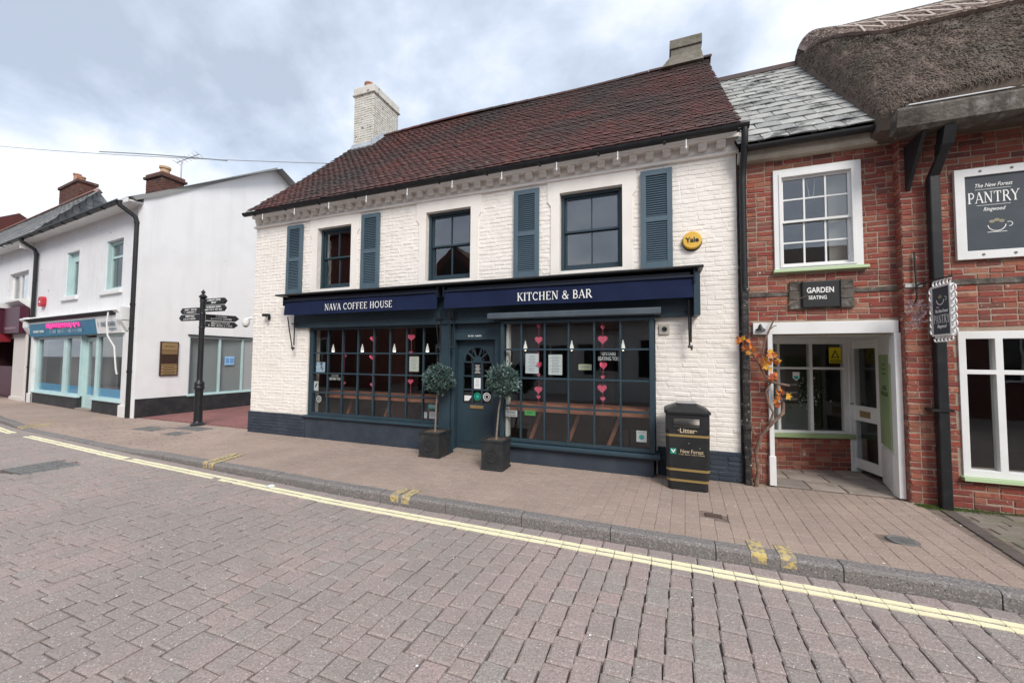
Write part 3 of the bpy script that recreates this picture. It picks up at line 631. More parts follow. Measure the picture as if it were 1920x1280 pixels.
def unit_tile(seed, th=.013):
    q = random.Random(seed); J = lambda: q.uniform(-.004, .004)
    # unit: x -.5..5, y 0..1 upslope, z up (metres for z); camber and worn edges
    xs_ = (-.5, -.17, .17, .5); cam_ = (.0, .004, .004, .0); v = []
    for y_ in (0, 1):
        for x_, c_ in zip(xs_, cam_): v.append((x_, y_+(J()*2.5 if y_ == 0 else 0), c_+(th+J()*.6 if y_ == 0 else 0)))
    for x_, c_ in zip(xs_, cam_): v.append((x_, v[0][1]+J(), c_-.002))
    f = [(i, i+1, i+5, i+4) for i in range(3)]+[(8+i, 9+i, i+1, i) for i in range(3)]+[(8, 0, 4), (3, 11, 7)]
    me = bpy.data.meshes.new('tile'); me.from_pydata(v, [], f); me.update(); return me
it = []; q = random.Random(31); rows = 47; g_ = sl/rows
for r_ in range(rows+1):
    t = r_/rows; xa, xb = vx0(t), vx1(t); x = xa-(.08 if r_ % 2 else 0)+q.uniform(-.02, .02)
    wav = q.uniform(-.004, .004)
    while x < xb-.03:
        w_ = .163+q.uniform(-.004, .003)
        w_ = min(w_, xb+q.uniform(-.01, .012)-x)
        if x+w_/2 > xa-.02 and w_ > .03:
            tt = min(t, .985); p = rp(x+w_/2, tt, .0+wav+q.gauss(0, .0015)); p2 = rp(x+w_/2, tt+.02, 0)
            an = math.atan2(p2[2]-rp(x+w_/2, tt, 0)[2], p2[1]-rp(x+w_/2, tt, 0)[1])
            rot = Matrix.Rotation(an-.055+q.gauss(0, .007), 4, 'X') @ Matrix.Rotation(q.gauss(0, .009), 4, 'Y') @ Matrix.Rotation(q.gauss(0, .007), 4, 'Z')
            it.append(trs((p[0], p[1]-.03, p[2]+q.uniform(-.003, .003)), (w_-.003, .2, 1), rot))
        x += .166
pieces(roof, 'tile', 'tiles', TILE, it, [unit_tile(300+i) for i in range(12)], 300)
x = vx0(1)+.75; mb = None     # ridge tiles
while x < vx1(1)-.1:
    mb = MB(); n_ = 7; zz = rp(x, .999)[2]+.01+.03*math.sin(x*.9)
    arc = [(.12*math.cos(math.pi*k/n_), .10*math.sin(math.pi*k/n_)) for k in range(n_+1)]
    ins = [(.10*math.cos(math.pi*k/n_), .08*math.sin(math.pi*k/n_)) for k in range(n_, -1, -1)]
    mb.prismx([(RY+a, zz-.035+b) for a, b in arc+ins], x, x+.31); mb.build('ridge_tile', TILE, roof); x += .318
# gutter, brackets, downpipe
gt = MB(); n_ = 8; pr = [(-.25+.062*math.cos(math.pi+math.pi*k/n_), 4.81+.066*math.sin(math.pi+math.pi*k/n_)) for k in range(n_+1)]
pi_ = [(-.25+.052*math.cos(2*math.pi-math.pi*k/n_), 4.81+.056*math.sin(2*math.pi-math.pi*k/n_)) for k in range(n_+1)]
gut = gt.prismx(pr+pi_, -8.60, 1.14).build('gutter', BLACK, cafe, smooth=True)
for k in range(11):
    x = -8.3+k*.93
    MB().box(x, x+.035, -.31, -.22, 4.735, 4.747).build('gutter_bracket', BLACK, gut)
for k in range(10):     # little white hooks for festoon lights
    x = -8.0+k*.93
    MB().tube([(x, -.265, 4.735), (x, -.27, 4.67), (x, -.27, 4.60)], .008, 6).tube([(x-.02, -.27, 4.63), (x+.02, -.27, 4.63)], .007, 6).build('light_hook', WHITE, gut)
MB().tube([(1.09, -.25, 4.78), (1.09, -.25, 4.66), (1.09, -.20, 4.48), (1.085, -.11, 4.32), (1.08, -.085, 4.12), (1.08, -.085, 2.6)], .042, 10).build('downpipe', BLACK, cafe, smooth=True)
mb = MB(); mb.box(1.045, 1.125, -.11, -.03, 0, 2.62); mb.box(1.04, 1.13, -.118, -.02, 1.52, 1.60).box(1.04, 1.13, -.118, -.02, .72, .80).box(1.04, 1.13, -.118, -.02, 2.55, 2.63)
mb.build('lower_downpipe', PEEL, cafe, bevel=.012)
boxo('corner_board', PEEL, cafe, 1.022, 1.044, -.03, .05, 0, 4.5)
# chimney stack, painted and flaking
ch = MB().box(-8.18, -7.50, 2.5, 3.6, 7.0, 9.15).build('chimney', FLAKE, cafe)
cu = [unit_brick(400+i, jit=.005, c=.01) for i in range(8)]
brickwork(ch, FLAKE, -8.18, -7.50, 7.4, 9.12, 2.5, [], seed=41, nobj=80, units=cu)
brickwork(ch, FLAKE, 0, 1.1, 7.4, 9.12, 0, [], M=frame_at(-7.50, 2.5, math.pi/2), seed=42, nobj=80, units=cu)
MB().box(-8.23, -7.45, 2.45, 3.65, 9.15, 9.22).box(-8.205, -7.475, 2.475, 3.625, 9.22, 9.40).build('cap', FLAKE, ch, bevel=.02)
MB().lathe([(.13, 0), (.12, .03), (.115, .16), (.14, .18), (.14, .215), (.12, .22), (.10, .22), (.10, .1)], (-7.86, 2.72, 9.40), 16).build('chimney_pot', TERRA, ch, smooth=True)
MB().hexa([(-8.21, 2.40, 7.50), (-7.46, 2.40, 7.50), (-7.46, 2.49, 7.60), (-8.21, 2.49, 7.60)], [(-8.21, 2.46, 7.72), (-7.46, 2.46, 7.72), (-7.46, 2.499, 7.75), (-8.21, 2.499, 7.75)]).hexa([(-7.49, 2.42, 7.52), (-7.42, 2.40, 7.50), (-7.42, 3.0, 8.14), (-7.49, 3.0, 8.14)], [(-7.49, 2.42, 7.74), (-7.46, 2.40, 7.72), (-7.46, 3.0, 8.30), (-7.49, 3.0, 8.30)]).build('lead_flashing', mat('pale_lead', (.42, .46, .5), .6, noise=(8, (.3, .33, .36), .4, .7)), ch)
# stub of a second stack on the right end of the ridge
st = MB().box(.28, .88, 2.82, 3.35, 7.9, 8.42); st.hexa([(.08, 2.74, 8.02), (.92, 2.74, 8.02), (.92, 3.3, 8.02), (.08, 3.3, 8.02)], [(.27, 2.80, 8.26), (.89, 2.80, 8.26), (.89, 3.2, 8.26), (.27, 3.2, 8.26)]); st.box(.26, .90, 2.79, 3.38, 8.421, 8.62)
st.build('chimney_stub', mat('mossy_cement', (.21, .19, .16), .9, noise=(7, (.13, .12, .08), .45, .7), noise2=(3, (.33, .31, .27), .55, .75), bump=(30, .5, .02)), cafe, bevel=.012)

# ---- shopfront
fa = MB().box(-7.22, .51, -.075, .0, 2.265, 2.90).box(-6.87, -2.6, -.085, -.074, 2.255, 2.38).build('fascia', BLUE, cafe, bevel=.005)
boxo('fascia_end_panel', BLUE, cafe, .44, .52, -.30, -.076, 2.262, 2.86)
MB().prismx([(0, 2.90), (-.36, 2.90), (-.37, 2.915), (-.36, 2.935), (0, 2.965)], -7.42, .56).build('fascia_capping', BLACK, cafe)
# left window, 8 by 4
def grid_window(name, xs_, zs_, y, fw, parent, ends=(.05, .05), glass=GLASS, barw=.028, mt=BLUE, seedp=1):
    w_ = thing(name, None, None, ((xs_[0]+xs_[-1])/2, y, zs_[0]), parent=parent); q = random.Random(seedp); h = barw/2
    x0, x1, z0, z1 = xs_[0], xs_[-1], zs_[0], zs_[-1]
    MB().box(x0-ends[0], x0, y-.03, y+.06, z0-fw, z1+fw).box(x1, x1+ends[1], y-.03, y+.06, z0-fw, z1+fw).box(x0, x1, y-.029, y+.06, z1, z1+fw).box(x0, x1, y-.029, y+.06, z0-fw, z0).build('frame', mt, w_, bevel=.005)
    for x in xs_[1:-1]: MB().box(x-h, x+h, y-.016, y+.03, z0, z1).build('glazing_bar', mt, w_, bevel=.004)
    for z in zs_[1:-1]:
        for a, b in zip(xs_, xs_[1:]): MB().box(a+(h if a > x0 else 0), b-(h if b < x1 else 0), y-.014, y+.028, z-h, z+h).build('glazing_bar', mt, w_)
    me = MB().box(-.5, .5, -.0015, .0015, -.5, .5).mesh('pane'); me.materials.append(glass)
    for a, b in zip(xs_, xs_[1:]):
        for c, d in zip(zs_, zs_[1:]):
            o = bpy.data.objects.new('pane', me); COL.objects.link(o); o.parent = w_; o.matrix_parent_inverse = BASE[w_.name].inverted()
            o.matrix_basis = trs(((a+b)/2, y+.012, (c+d)/2), (b-a-.004, 1, d-c-.004), Matrix.Rotation(q.gauss(0, .006), 4, 'Z') @ Matrix.Rotation(q.gauss(0, .005), 4, 'X'))
    return w_
LX = [-6.76, -6.37, -5.99, -5.60, -5.21, -4.83, -4.45, -4.08, -3.73]; LZ = [.52, .93, 1.325, 1.735, 2.215]
grid_window('shop_window', LX, LZ, .05, .05, cafe, (.10, .05), seedp=2)
MB().prismx([(.02, .47), (-.075, .455), (-.08, .425), (-.05, .415), (.02, .41)], -6.93, -3.66).build('window_sill', BLUE, cafe, bevel=.004)
boxo('stall_riser', PLINTH, cafe, -6.868, -3.70, -.03, .12, 0, .412)
# pillar between window and door
MB().box(-3.68, -3.46, -.06, .13, .2, 2.256).box(-3.71, -3.44, -.09, .13, 0, .27).box(-3.70, -3.45, -.075, .13, .272, .30).build('pilaster', BLUE, cafe, bevel=.006)
# doorway
MB().box(-3.455, -3.39, -.02, .16, 0, 2.256).box(-2.62, -2.50, -.02, .16, 0, 2.256).box(-3.39, -2.62, -.015, .16, 1.975, 2.10).box(-3.39, -2.62, .02, .16, 2.10, 2.256).build('door_frame', BLUE, cafe, bevel=.005)
boxo('door_step', STONE, cafe, -3.39, -2.62, -.03, .3, 0, .07)
marks(.26, .028, LETTER, cafe, (-3.0, -.0155, 2.03))
dr = thing('door', None, None, (-3.0, .12, .08), parent=cafe)
D0, D1, DZ0, DZ1 = -3.385, -2.625, .08, 1.97; GA, GB = -3.275, -2.73; GM = (GA+GB)/2; gr = (GB-GA)/2
gz = [.86, 1.10, 1.34, 1.58]
# leaf: solid below, stiles beside, arched head
leaf = MB().box(D0, D1, .10, .145, DZ0, .80).box(D0, GA, .10, .145, .80, DZ1).box(GB, D1, .10, .145, .80, DZ1).box(GA, GB, .10, .145, .80, .86)
na = 16; arc = [(GM+gr*math.cos(math.pi*k/na), 1.60+gr*.98*math.sin(math.pi*k/na)) for k in range(na+1)]
for k in range(na):
    (x1_, z1_), (x2_, z2_) = arc[k], arc[k+1]; leaf.hexa([(x1_, .10, z1_), (x2_, .10, z2_), (x2_, .145, z2_), (x1_, .145, z1_)], [(x1_, .10, DZ1), (x2_, .10, DZ1), (x2_, .145, DZ1), (x1_, .145, DZ1)])
leaf.build('leaf', BLUE, dr)
bars = MB()
for k in (1, 2): x = GA+(GB-GA)*k/3; bars.box(x-.014, x+.014, .094, .14, .86, 1.58)
for z in (1.10, 1.34): bars.box(GA, GB, .095, .139, z-.012, z+.012)
bars.box(GA, GB, .094, .14, 1.575, 1.60)
for a_ in (38, 70, 110, 142):
    c_, s_ = math.cos(R(a_)), math.sin(R(a_)); r0, r1 = .08, gr; px, pz = -s_*.012, c_*.012
    bars.hexa([(GM+c_*r0-px, .094, 1.60+s_*r0-pz), (GM+c_*r1-px, .094, 1.60+s_*r1-pz), (GM+c_*r1+px, .094, 1.60+s_*r1+pz), (GM+c_*r0+px, .094, 1.60+s_*r0+pz)], [(GM+c_*r0-px, .14, 1.60+s_*r0-pz), (GM+c_*r1-px, .14, 1.60+s_*r1-pz), (GM+c_*r1+px, .14, 1.60+s_*r1+pz), (GM+c_*r0+px, .14, 1.60+s_*r0+pz)])
bars.ring((GM, 1.60), .0, .09, .0935, .1405, 12, 0, 180).ring((GM, 1.60), gr-.03, gr, .0935, .1395, 16, 0, 180)
bars.build('glazing_bar', BLUE, dr)
for i in range(3):
    for j in range(3):
        a, b = GA+(GB-GA)*i/3, GA+(GB-GA)*(i+1)/3; MB().box(a+.01, b-.01, .12, .123, gz[j] if j else .86, gz[j+1]).build('pane', GLASS, dr)
MB().prism(arc, .120, .123).build('fanlight_pane', GLASS, dr)
for a, b in ((D0+.07, GM-.03), (GM+.03, D1-.07)):
    MB().box(a, b, .094, .10, .17, .72).box(a+.03, b-.03, .088, .0945, .20, .69).build('panel', BLUE, dr, bevel=.004)
boxo('letterbox', BRASS, dr, GM-.13, GM+.13, .088, .099, .775, .83)
# projecting bay window on the right, 6 by 4
RX = [-2.38, -2.08, -1.69, -1.31, -.92, -.54, -.14]; RZs = [.385, .895, 1.345, 1.80, 2.215]
YB = -.20
grid_window('bay_window', RX, RZs, YB, .05, cafe, (.05, .07), seedp=5)
mb = MB().box(-2.43, -2.37, YB+.061, .0, .335, 2.265).box(-.13, -.075, YB+.061, .0, .335, 2.265); mb.build('bay_side', BLUE, cafe, bevel=.004)
MB().box(-2.37, -2.33, YB+.08, -.01, .385, 2.215).build('inner_jamb', CREAMR, cafe)
MB().box(-2.44, -.06, YB+.0, .02, 2.266, 2.30).build('bay_top', BLUE, cafe)
MB().prismx([(.0, .332), (YB-.06, .325), (YB-.09, .305), (YB-.09, .27), (YB-.05, .245), (.0, .24)], -2.50, -.01).build('bay_sill', BLUE, cafe, bevel=.003)
boxo('bay_riser', PLINTH, cafe, -2.40, -.09, YB-.01, .1, 0, .24)
MB().prismx([(-.086, 2.30), (-.33, 2.285), (-.345, 2.30), (-.345, 2.37), (-.33, 2.385), (-.086, 2.40)], -2.62, .02).build('blind_cover', LEAD, cafe)
# interior ground floor
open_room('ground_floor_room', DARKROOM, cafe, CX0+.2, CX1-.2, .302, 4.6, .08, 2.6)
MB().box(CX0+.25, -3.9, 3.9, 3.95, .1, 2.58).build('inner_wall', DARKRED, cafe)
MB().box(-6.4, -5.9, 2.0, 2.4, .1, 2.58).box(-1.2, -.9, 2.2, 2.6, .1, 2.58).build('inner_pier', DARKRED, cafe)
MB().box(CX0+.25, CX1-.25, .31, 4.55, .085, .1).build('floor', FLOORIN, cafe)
MB().box(-3.4, -.2, 3.0, 3.5, .1, 1.15).build('bar_counter', DWOOD, cafe)
def counter(label, x0, x1, y0):
    t_ = thing('window_counter', label, 'counter', ((x0+x1)/2, y0+.2, .1))
    boxo('top', WOOD, t_, x0, x1, y0, y0+.38, .88, .925)
    boxo('front_rail', WOOD, t_, x0+.02, x1-.02, y0+.02, y0+.045, .80, .878)
    n_ = 3
    for k in range(n_):
        x = x0+.5+(x1-x0-1)*k/(n_-1); MB().hexa([(x-.25, y0+.25, .1), (x-.19, y0+.25, .1), (x-.19, y0+.30, .1), (x-.25, y0+.30, .1)], [(x+.02, y0+.25, .80), (x+.08, y0+.25, .80), (x+.08, y0+.30, .80), (x+.02, y0+.30, .80)]).build('leg', WOOD, t_)
counter('long reddish wood counter inside the eight pane wide shop window', -6.72, -3.75, .30)
counter('reddish wood counter inside the projecting bay window', -2.4, -.12, -.08)
def pendant(x, y, z, label, grp):
    t_ = thing('pendant_lamp', label, 'lamp', (x, y, z), grp)
    MB().lathe([(.036, 0), (.026, .07), (.010, .12), (.010, .15)], (x, y, z), 12).build('shade', BULBW, t_, smooth=True)
    MB().lathe([(.004, -.012), (.024, -.006), (.024, .004), (.01, .02)], (x, y, z), 10).build('bulb', BULB, t_)
    MB().tube([(x, y, z+.15), (x, y, 2.58)], .004, 5).build('cord', INK, t_)
for i, x in enumerate((-6.62, -5.83, -5.02, -4.24)): pendant(x, .42, 1.78, 'white pendant lamp hanging in the eight pane wide shop window, %s from the left' % ('first', 'second', 'third', 'fourth')[i], 'pendant lamps in the cafe windows')
for i, x in enumerate((-2.12, -1.33, -.53)): pendant(x, .12, 1.80, 'white pendant lamp hanging in the projecting bay window, %s from the door' % ('first', 'second', 'third')[i], 'pendant lamps in the cafe windows')

# ---- awnings
def awning(name, label, x0, x1, txt, tx0, tw, cap):
    t_ = thing(name, label, 'awning', ((x0+x1)/2, -.1, 2.5), 'navy awnings over the cafe shopfront')
    MB().prismx([(-.08, 2.78), (-.24, 2.76), (-.27, 2.80), (-.27, 2.86), (-.22, 2.895), (-.08, 2.895)], x0+.04, x1-.04).build('cassette', NAVYB, t_)
    mb = MB(); n_ = 24
    for i in range(n_):
        a, b = x0+(x1-x0)*i/n_, x0+(x1-x0)*(i+1)/n_; f = lambda x, z, y: (x, y+.004*math.sin(x*4.1), z+.004*math.sin(x*2.3))
        mb.add([f(a, 2.505, -.30), f(b, 2.505, -.30), f(b, 2.79, -.278), f(a, 2.79, -.278)], [(0, 1, 2, 3)])
        mb.add([f(a, 2.505, -.294), f(b, 2.505, -.294), f(b, 2.79, -.272), f(a, 2.79, -.272)], [(3, 2, 1, 0)])
    mb.build('valance', NAVY, t_, smooth=True)
    MB().box(x0, x1, -.302, -.282, 2.782, 2.815).build('front_bar', NAVYB, t_, bevel=.006)
    MB().box(x0-.02, x0, -.31, -.08, 2.70, 2.89).box(x1, x1+.02, -.31, -.08, 2.70, 2.89).build('end_cap', NAVYB, t_)
    for x in (x0+.06, x1-.06):
        MB().tube([(x, -.25, 2.48), (x, -.20, 2.2), (x+.01, -.13, 1.84)], .011, 6).tube([(x+.035, -.11, 2.5), (x+.03, -.11, 1.9)], .013, 6).tube([(x-.01, -.13, 1.84), (x+.05, -.12, 1.84)], .02, 8).tube([(x+.035, -.13, 1.84), (x+.035, -.14, 1.79)], .014, 6).box(x-.05, x+.07, -.12, -.09, 2.34, 2.36).build('folding_arm', BLACK, t_)
    serif(txt, cap, LETTER, t_, tx0, -.3055, 2.567, tw)
awning('awning', 'navy blue rolled awning lettered NAVA COFFEE HOUSE above the left window', -7.24, -3.60, 'NAVA COFFEE HOUSE', -6.13, 1.61, .125)
awning('awning', 'navy blue rolled awning lettered KITCHEN & BAR above door and bay window', -3.46, .44, 'KITCHEN & BAR', -2.12, 1.19, .13)

# ------------------------------------------------------------------ things on and in the cafe front
t_ = thing('alarm_box', 'round yellow alarm box lettered Yale on the cream wall', 'alarm', (.445, 0, 3.36))
MB().lathe([(.118, 0), (.128, .012), (.128, .045), (.115, .06), (.0, .062)], (0, 0, 0), 28).build('tmp', YALE)
o = bpy.data.objects['tmp']; o.name = 'cover'; o.data.transform(Matrix.Translation((.445, -.012, 3.36)) @ Matrix.Rotation(math.pi/2, 4, 'X')); adopt(o, t_)
MB().disc((.445, 3.35), .135, -.012, 28, y1=.0).build('back_plate', BLACK, t_); text('Yale', .098, INK, t_, (.445, -.077, 3.33), depth=.001, bold=.03)
t_ = thing('wall_vent', 'small square cream vent with round dark mouth beside the bay window', 'vent', (.065, 0, 2.095))
MB().wall(-.005, .135, 2.025, 2.165, -.03, -.008, [(.025, .105, 2.055, 2.135)]).build('plate', mat('grimy_cream_plastic', (.5, .46, .38), .6), t_)
MB().ring((.065, 2.095), .036, .05, -.036, -.03, 18).build('rim', GREYINK, t_); MB().disc((.065, 2.095), .05, -.02, 18, y1=-.012).build('mouth', INK, t_)
t_ = thing('wall_spotlight', 'small black spotlight on the cream wall left of the awning', 'lamp', (-8.02, 0, 2.5))
boxo('bracket', BLACK, t_, -8.05, -7.99, -.03, -.008, 2.46, 2.56); boxo('head', BLACK, t_, -8.10, -7.97, -.13, -.03, 2.53, 2.59); MB().tube([(-8.0, -.09, 2.53), (-8.0, -.09, 2.44)], .022, 8).build('lamp', GREYINK, t_)
t_ = thing('security_camera', 'white dome security camera on bracket at the cafe corner above the alley', 'camera', (-8.55, -.05, 2.45))
MB().tube([(-8.53, .05, 2.52), (-8.62, .0, 2.52), (-8.74, -.03, 2.50)], .025, 8).build('arm', WHITE, t_, smooth=True); MB().lathe([(.0, 0), (.05, .015), (.075, .06), (.08, .09), (.08, .15), (.02, .17)], (-8.74, -.03, 2.33), 16).build('dome', WHITE, t_, smooth=True)
MB().lathe([(.0, -.02), (.045, .0), (.055, .03)], (-8.74, -.03, 2.33), 14).build('lens', INK, t_, smooth=True); boxo('bracket', WHITE, t_, -8.56, -8.50, .0, .10, 2.38, 2.6)
# posters, stickers behind the glass
def lines(t_, x0, x1, z0, z1, y, n_, mt=GREYINK, seed=1):
    q = random.Random(seed); mb = MB()
    for k in range(n_):
        z = z1-(z1-z0)*(k+.5)/n_; w_ = (x1-x0)*q.uniform(.45, .95); c = (x0+x1)/2; mb.box(c-w_/2, c+w_/2, y-.0012, y, z-.004, z+.003)
    mb.build('print', mt, t_)
def sheet(name, label, cat, x0, x1, z0, z1, y, mt=PAPER, nl=0, border=None, seed=1, grp=None, ink=GREYINK):
    t_ = thing(name, label, cat, ((x0+x1)/2, y, z0), grp)
    if border: MB().wall(x0-.015, x1+.015, z0-.015, z1+.015, y-.004, y+.006, [(x0, x1, z0, z1)]).build('border', border, t_)
    MB().box(x0, x1, y, y+.003, z0, z1).build('sheet', mt, t_)
    if nl: lines(t_, x0+.02, x1-.02, z0+.03, z1-.02, y, nl, ink, seed)
    return t_
yL, yB = .068, YB+.02
sheet('menu_sheet', 'white menu sheet in black frame in the left shop window by the pilaster', 'menu', -4.40, -4.19, 1.40, 1.68, yL, mat('ivory_paper', (.72, .72, .62), .7), 9, INK, 3)
sheet('winter_poster', 'blue and white photo poster at the left edge of the shop window', 'poster', -6.71, -6.47, 1.345, 1.55, yL, PHOTO)
t_ = sheet('leaf_sticker', 'white window sticker with a dark leaf by the left window edge', 'sticker', -6.755, -6.64, .96, 1.15, yL)
MB().prism([(-6.735, 1.02), (-6.69, 1.04), (-6.655, 1.12), (-6.70, 1.10)], yL-.002, yL-.0005).build('leaf_emblem', mat('slate_print', (.08, .13, .15), .6), t_)
t_ = thing('round_sticker', 'round white and black sticker low in the left corner of shop window', 'sticker', (-6.61, yL, .73))
MB().disc((-6.61, .79), .068, yL, 24).build('disc', INK, t_); MB().ring((-6.61, .79), .05, .068, yL-.0015, yL-.0005, 24).ring((-6.61, .79), .018, .03, yL-.0015, yL-.0005, 14).build('ring', LETTER, t_)
t_ = thing('window_lettering', 'white hand lettering UPSTAIRS SEATING TOO on left shop window', 'lettering', (-6.2, yL, 1.15)); text('UPSTAIRS\nSEATING TOO', .072, LETTER, t_, (-6.20, yL+.004, 1.26), sx_=.62)
t_ = sheet('review_sticker', 'teal rectangular sticker near the right end of left shop window', 'sticker', -3.98, -3.80, .725, .81, yL, TEAL, 2, seed=2, ink=LETTER)
sheet('hygiene_sticker', 'tiny white sticker low at right end of left shop window', 'sticker', -4.06, -4.0, .555, .665, yL, PAPER, 3, seed=4)
sheet('payment_sticker', 'pale grey square sticker under the teal one in left shop window', 'sticker', -3.95, -3.80, .55, .68, yL, mat('pale_grey_paper', (.55, .58, .62), .7), 4, seed=6)
sheet('menu_sheet', 'left one of two white menu sheets in the bay window', 'menu', -2.015, -1.795, 1.42, 1.735, yB, PAPER, 11, None, 7)
sheet('menu_sheet', 'right one of two white menu sheets in the bay window', 'menu', -1.635, -1.415, 1.405, 1.72, yB, PAPER, 11, None, 8)
t_ = sheet('dog_friendly_sign', 'white sign with black print low at left of bay window beside planter', 'sign', -2.35, -2.15, .72, .82, yB, PAPER); text('DOGS', .05, INK, t_, (-2.25, yB-.003, .772), depth=.0006); marks(.15, .018, INK, t_, (-2.25, yB-.001, .737), seed=9)
sheet('green_sticker', 'bright green rectangular sticker low in the bay window', 'sticker', -2.025, -1.845, .755, .835, yB, GREENL, 2, seed=3, ink=DKGREEN)
t_ = sheet('allergy_notice', 'white square notice with teal emblem at lower right of bay window', 'notice', -.325, -.185, .475, .635, yB, PAPER, 0); MB().disc((-.255, .545), .036, yB-.0015, 18, y1=yB-.0005).build('emblem', TEAL, t_); lines(t_, -.31, -.2, .59, .63, yB, 2, seed=2)
sheet('price_card', 'small cream card high inside the bay window', 'card', -1.185, -.985, 1.485, 1.575, yB+.12, mat('cream_card', (.62, .62, .42), .7), 3, seed=5)
t_ = thing('window_lettering', 'white hand lettering UPSTAIRS SEATING TOO on bay window', 'lettering', (-.7, yB, 1.6)); text('UPSTAIRS\nSEATING TOO', .078, LETTER, t_, (-.71, yB+.004, 1.71), sx_=.62)
# door notices
yD = .112
sheet('opening_hours', 'black opening hours panel with white print in the blue door', 'notice', -3.085, -2.925, 1.36, 1.56, yD, INK, 7, seed=9, ink=LETTER)
sheet('door_notice', 'white paper notice in the middle pane of the blue door', 'notice', -3.07, -2.94, 1.12, 1.31, yD, PAPER, 6, seed=10)
t_ = thing('coffee_sticker', 'round dark green sticker in the blue door', 'sticker', (-3.0, yD, .9)); MB().disc((-3.0, .985), .075, yD, 24).build('disc', DKGREEN, t_); MB().ring((-3.0, .985), .055, .06, yD-.0015, yD-.0005, 24).disc((-3.0, .985), .03, yD-.0015, 12, y1=yD-.0005).build('emblem', TEAL, t_)
t_ = thing('rating_sticker', 'black and white rating sticker in the lower left pane of the blue door', 'sticker', (-3.18, yD, .9)); MB().box(-3.255, -3.115, yD, yD+.002, .91, 1.06).build('sheet', INK, t_); MB().prism([(-3.255, .90), (-3.17, .905), (-3.115, .975), (-3.115, .995), (-3.255, .995)], yD-.002, yD-.0005).build('print', LETTER, t_)
t_ = thing('round_award_sticker', 'round black and white award sticker in the lower right pane of blue door', 'sticker', (-2.82, yD, .9)); MB().disc((-2.82, .985), .075, yD, 24).build('disc', INK, t_); MB().ring((-2.82, .985), .058, .072, yD-.0015, yD-.0005, 24).ring((-2.82, .985), .03, .042, yD-.0015, yD-.0005, 24).build('ring', LETTER, t_)
# heart garlands
def heart(x, z, s, y, parent, mt, turn=0):
    pts = []
    for k in range(22):
        a = 2*math.pi*k/22; pts.append((.0625*16*math.sin(a)**3, .0625*(13*math.cos(a)-5*math.cos(2*a)-2*math.cos(3*a)-math.cos(4*a))))
    c, s_ = math.cos(turn), math.sin(turn); mb = MB(Matrix.Translation((x, y, z)) @ Matrix.Rotation(turn, 4, 'Z')); mb.prism([(p*s*.5, r_*s*.5) for p, r_ in pts], -.0015, .0015); mb.build('heart', mt, parent)
def garland(label, x, y, hs, zt, zb):
    t_ = thing('heart_garland', label, 'garland', (x, y, zb), 'strings of pink paper hearts in the cafe windows')
    MB().tube([(x, y+.004, zt), (x+.004, y+.004, (zt+zb)/2), (x, y+.004, zb)], .0035, 5).build('string', PINK2, t_)
    for dx, z, s, tr, mt in hs: heart(x+dx, z, s, y, t_, mt, tr)
garland('pink heart garland in the bay window between the two left pane columns', -1.80, yB+.015, [(0, 2.17, .08, 1.0, PINK), (0, 1.955, .13, .1, PINK), (0, 1.75, .07, 1.2, PINK2), (.01, 1.56, .12, 1.1, PINK), (0, 1.40, .06, .6, PINK2), (0, 1.165, .13, .1, PINK), (0, 1.05, .065, .2, PINK)], 2.21, .90)
garland('pink heart garland in the bay window under the white lettering', -.80, yB+.015, [(0, 2.13, .08, .9, PINK), (0, 1.95, .145, .1, PINK), (.01, 1.56, .13, .7, PINK), (0, 1.385, .07, .8, PINK), (-.01, 1.22, .14, .15, PINK), (0, 1.065, .075, .3, PINK)], 2.21, .90)
garland('pink heart garland in middle of the left shop window', -5.27, .085, [(0, 2.02, .12, .7, PINK), (0, 1.66, .125, .6, PINK), (.01, 1.30, .08, .6, PINK2), (.01, 1.12, .10, .5, PINK2)], 2.2, .95)
garland('pink heart garland in left shop window beside the framed menu', -4.38, .085, [(0, 2.04, .145, .4, PINK), (0, 1.75, .07, 1.0, PINK2), (0, 1.21, .11, .2, PINK)], 2.2, .95)
garland('dim pink heart garland at the left part of shop window', -6.02, .12, [(0, 1.67, .10, .8, PINK2), (0, 1.13, .08, .8, PINK2)], 2.2, .95)

# ------------------------------------------------------------------ litter bin
B0, B1, BY0, BY1 = .065, .575, -.655, -.145
t_ = thing('litter_bin', 'black square litter bin with gold bands lettered Litter and New Forest', 'bin', ((B0+B1)/2, (BY0+BY1)/2, 0))
def octo(i, x0=B0, x1=B1, y0=BY0, y1=BY1, c=.035): return [(x0+i+c, y0+i), (x1-i-c, y0+i), (x1-i, y0+i+c), (x1-i, y1-i-c), (x1-i-c, y1-i), (x0+i+c, y1-i), (x0+i, y1-i-c), (x0+i, y0+i+c)]
def stackp(mb, levels):
    vs = []; fs = []
    for i, z in levels: vs += [(x, y, z) for x, y in octo(i)]
    for l_ in range(len(levels)-1): fs += [(l_*8+k, l_*8+(k+1) % 8, l_*8+8+(k+1) % 8, l_*8+8+k) for k in range(8)]
    return mb.add(vs, fs+[tuple(range(7, -1, -1)), tuple(range(len(vs)-8, len(vs)))])
BINM = mat('black_bin_plastic', (.017, .018, .019), .45, noise=(5, (.03, .031, .032), .45, .75), bump=(60, .08, .005))
stackp(MB(), [(.022, 0), (.022, .10), (.014, .12), (.008, .2), (.0, .62), (.0, .755)]).build('body', BINM, t_)
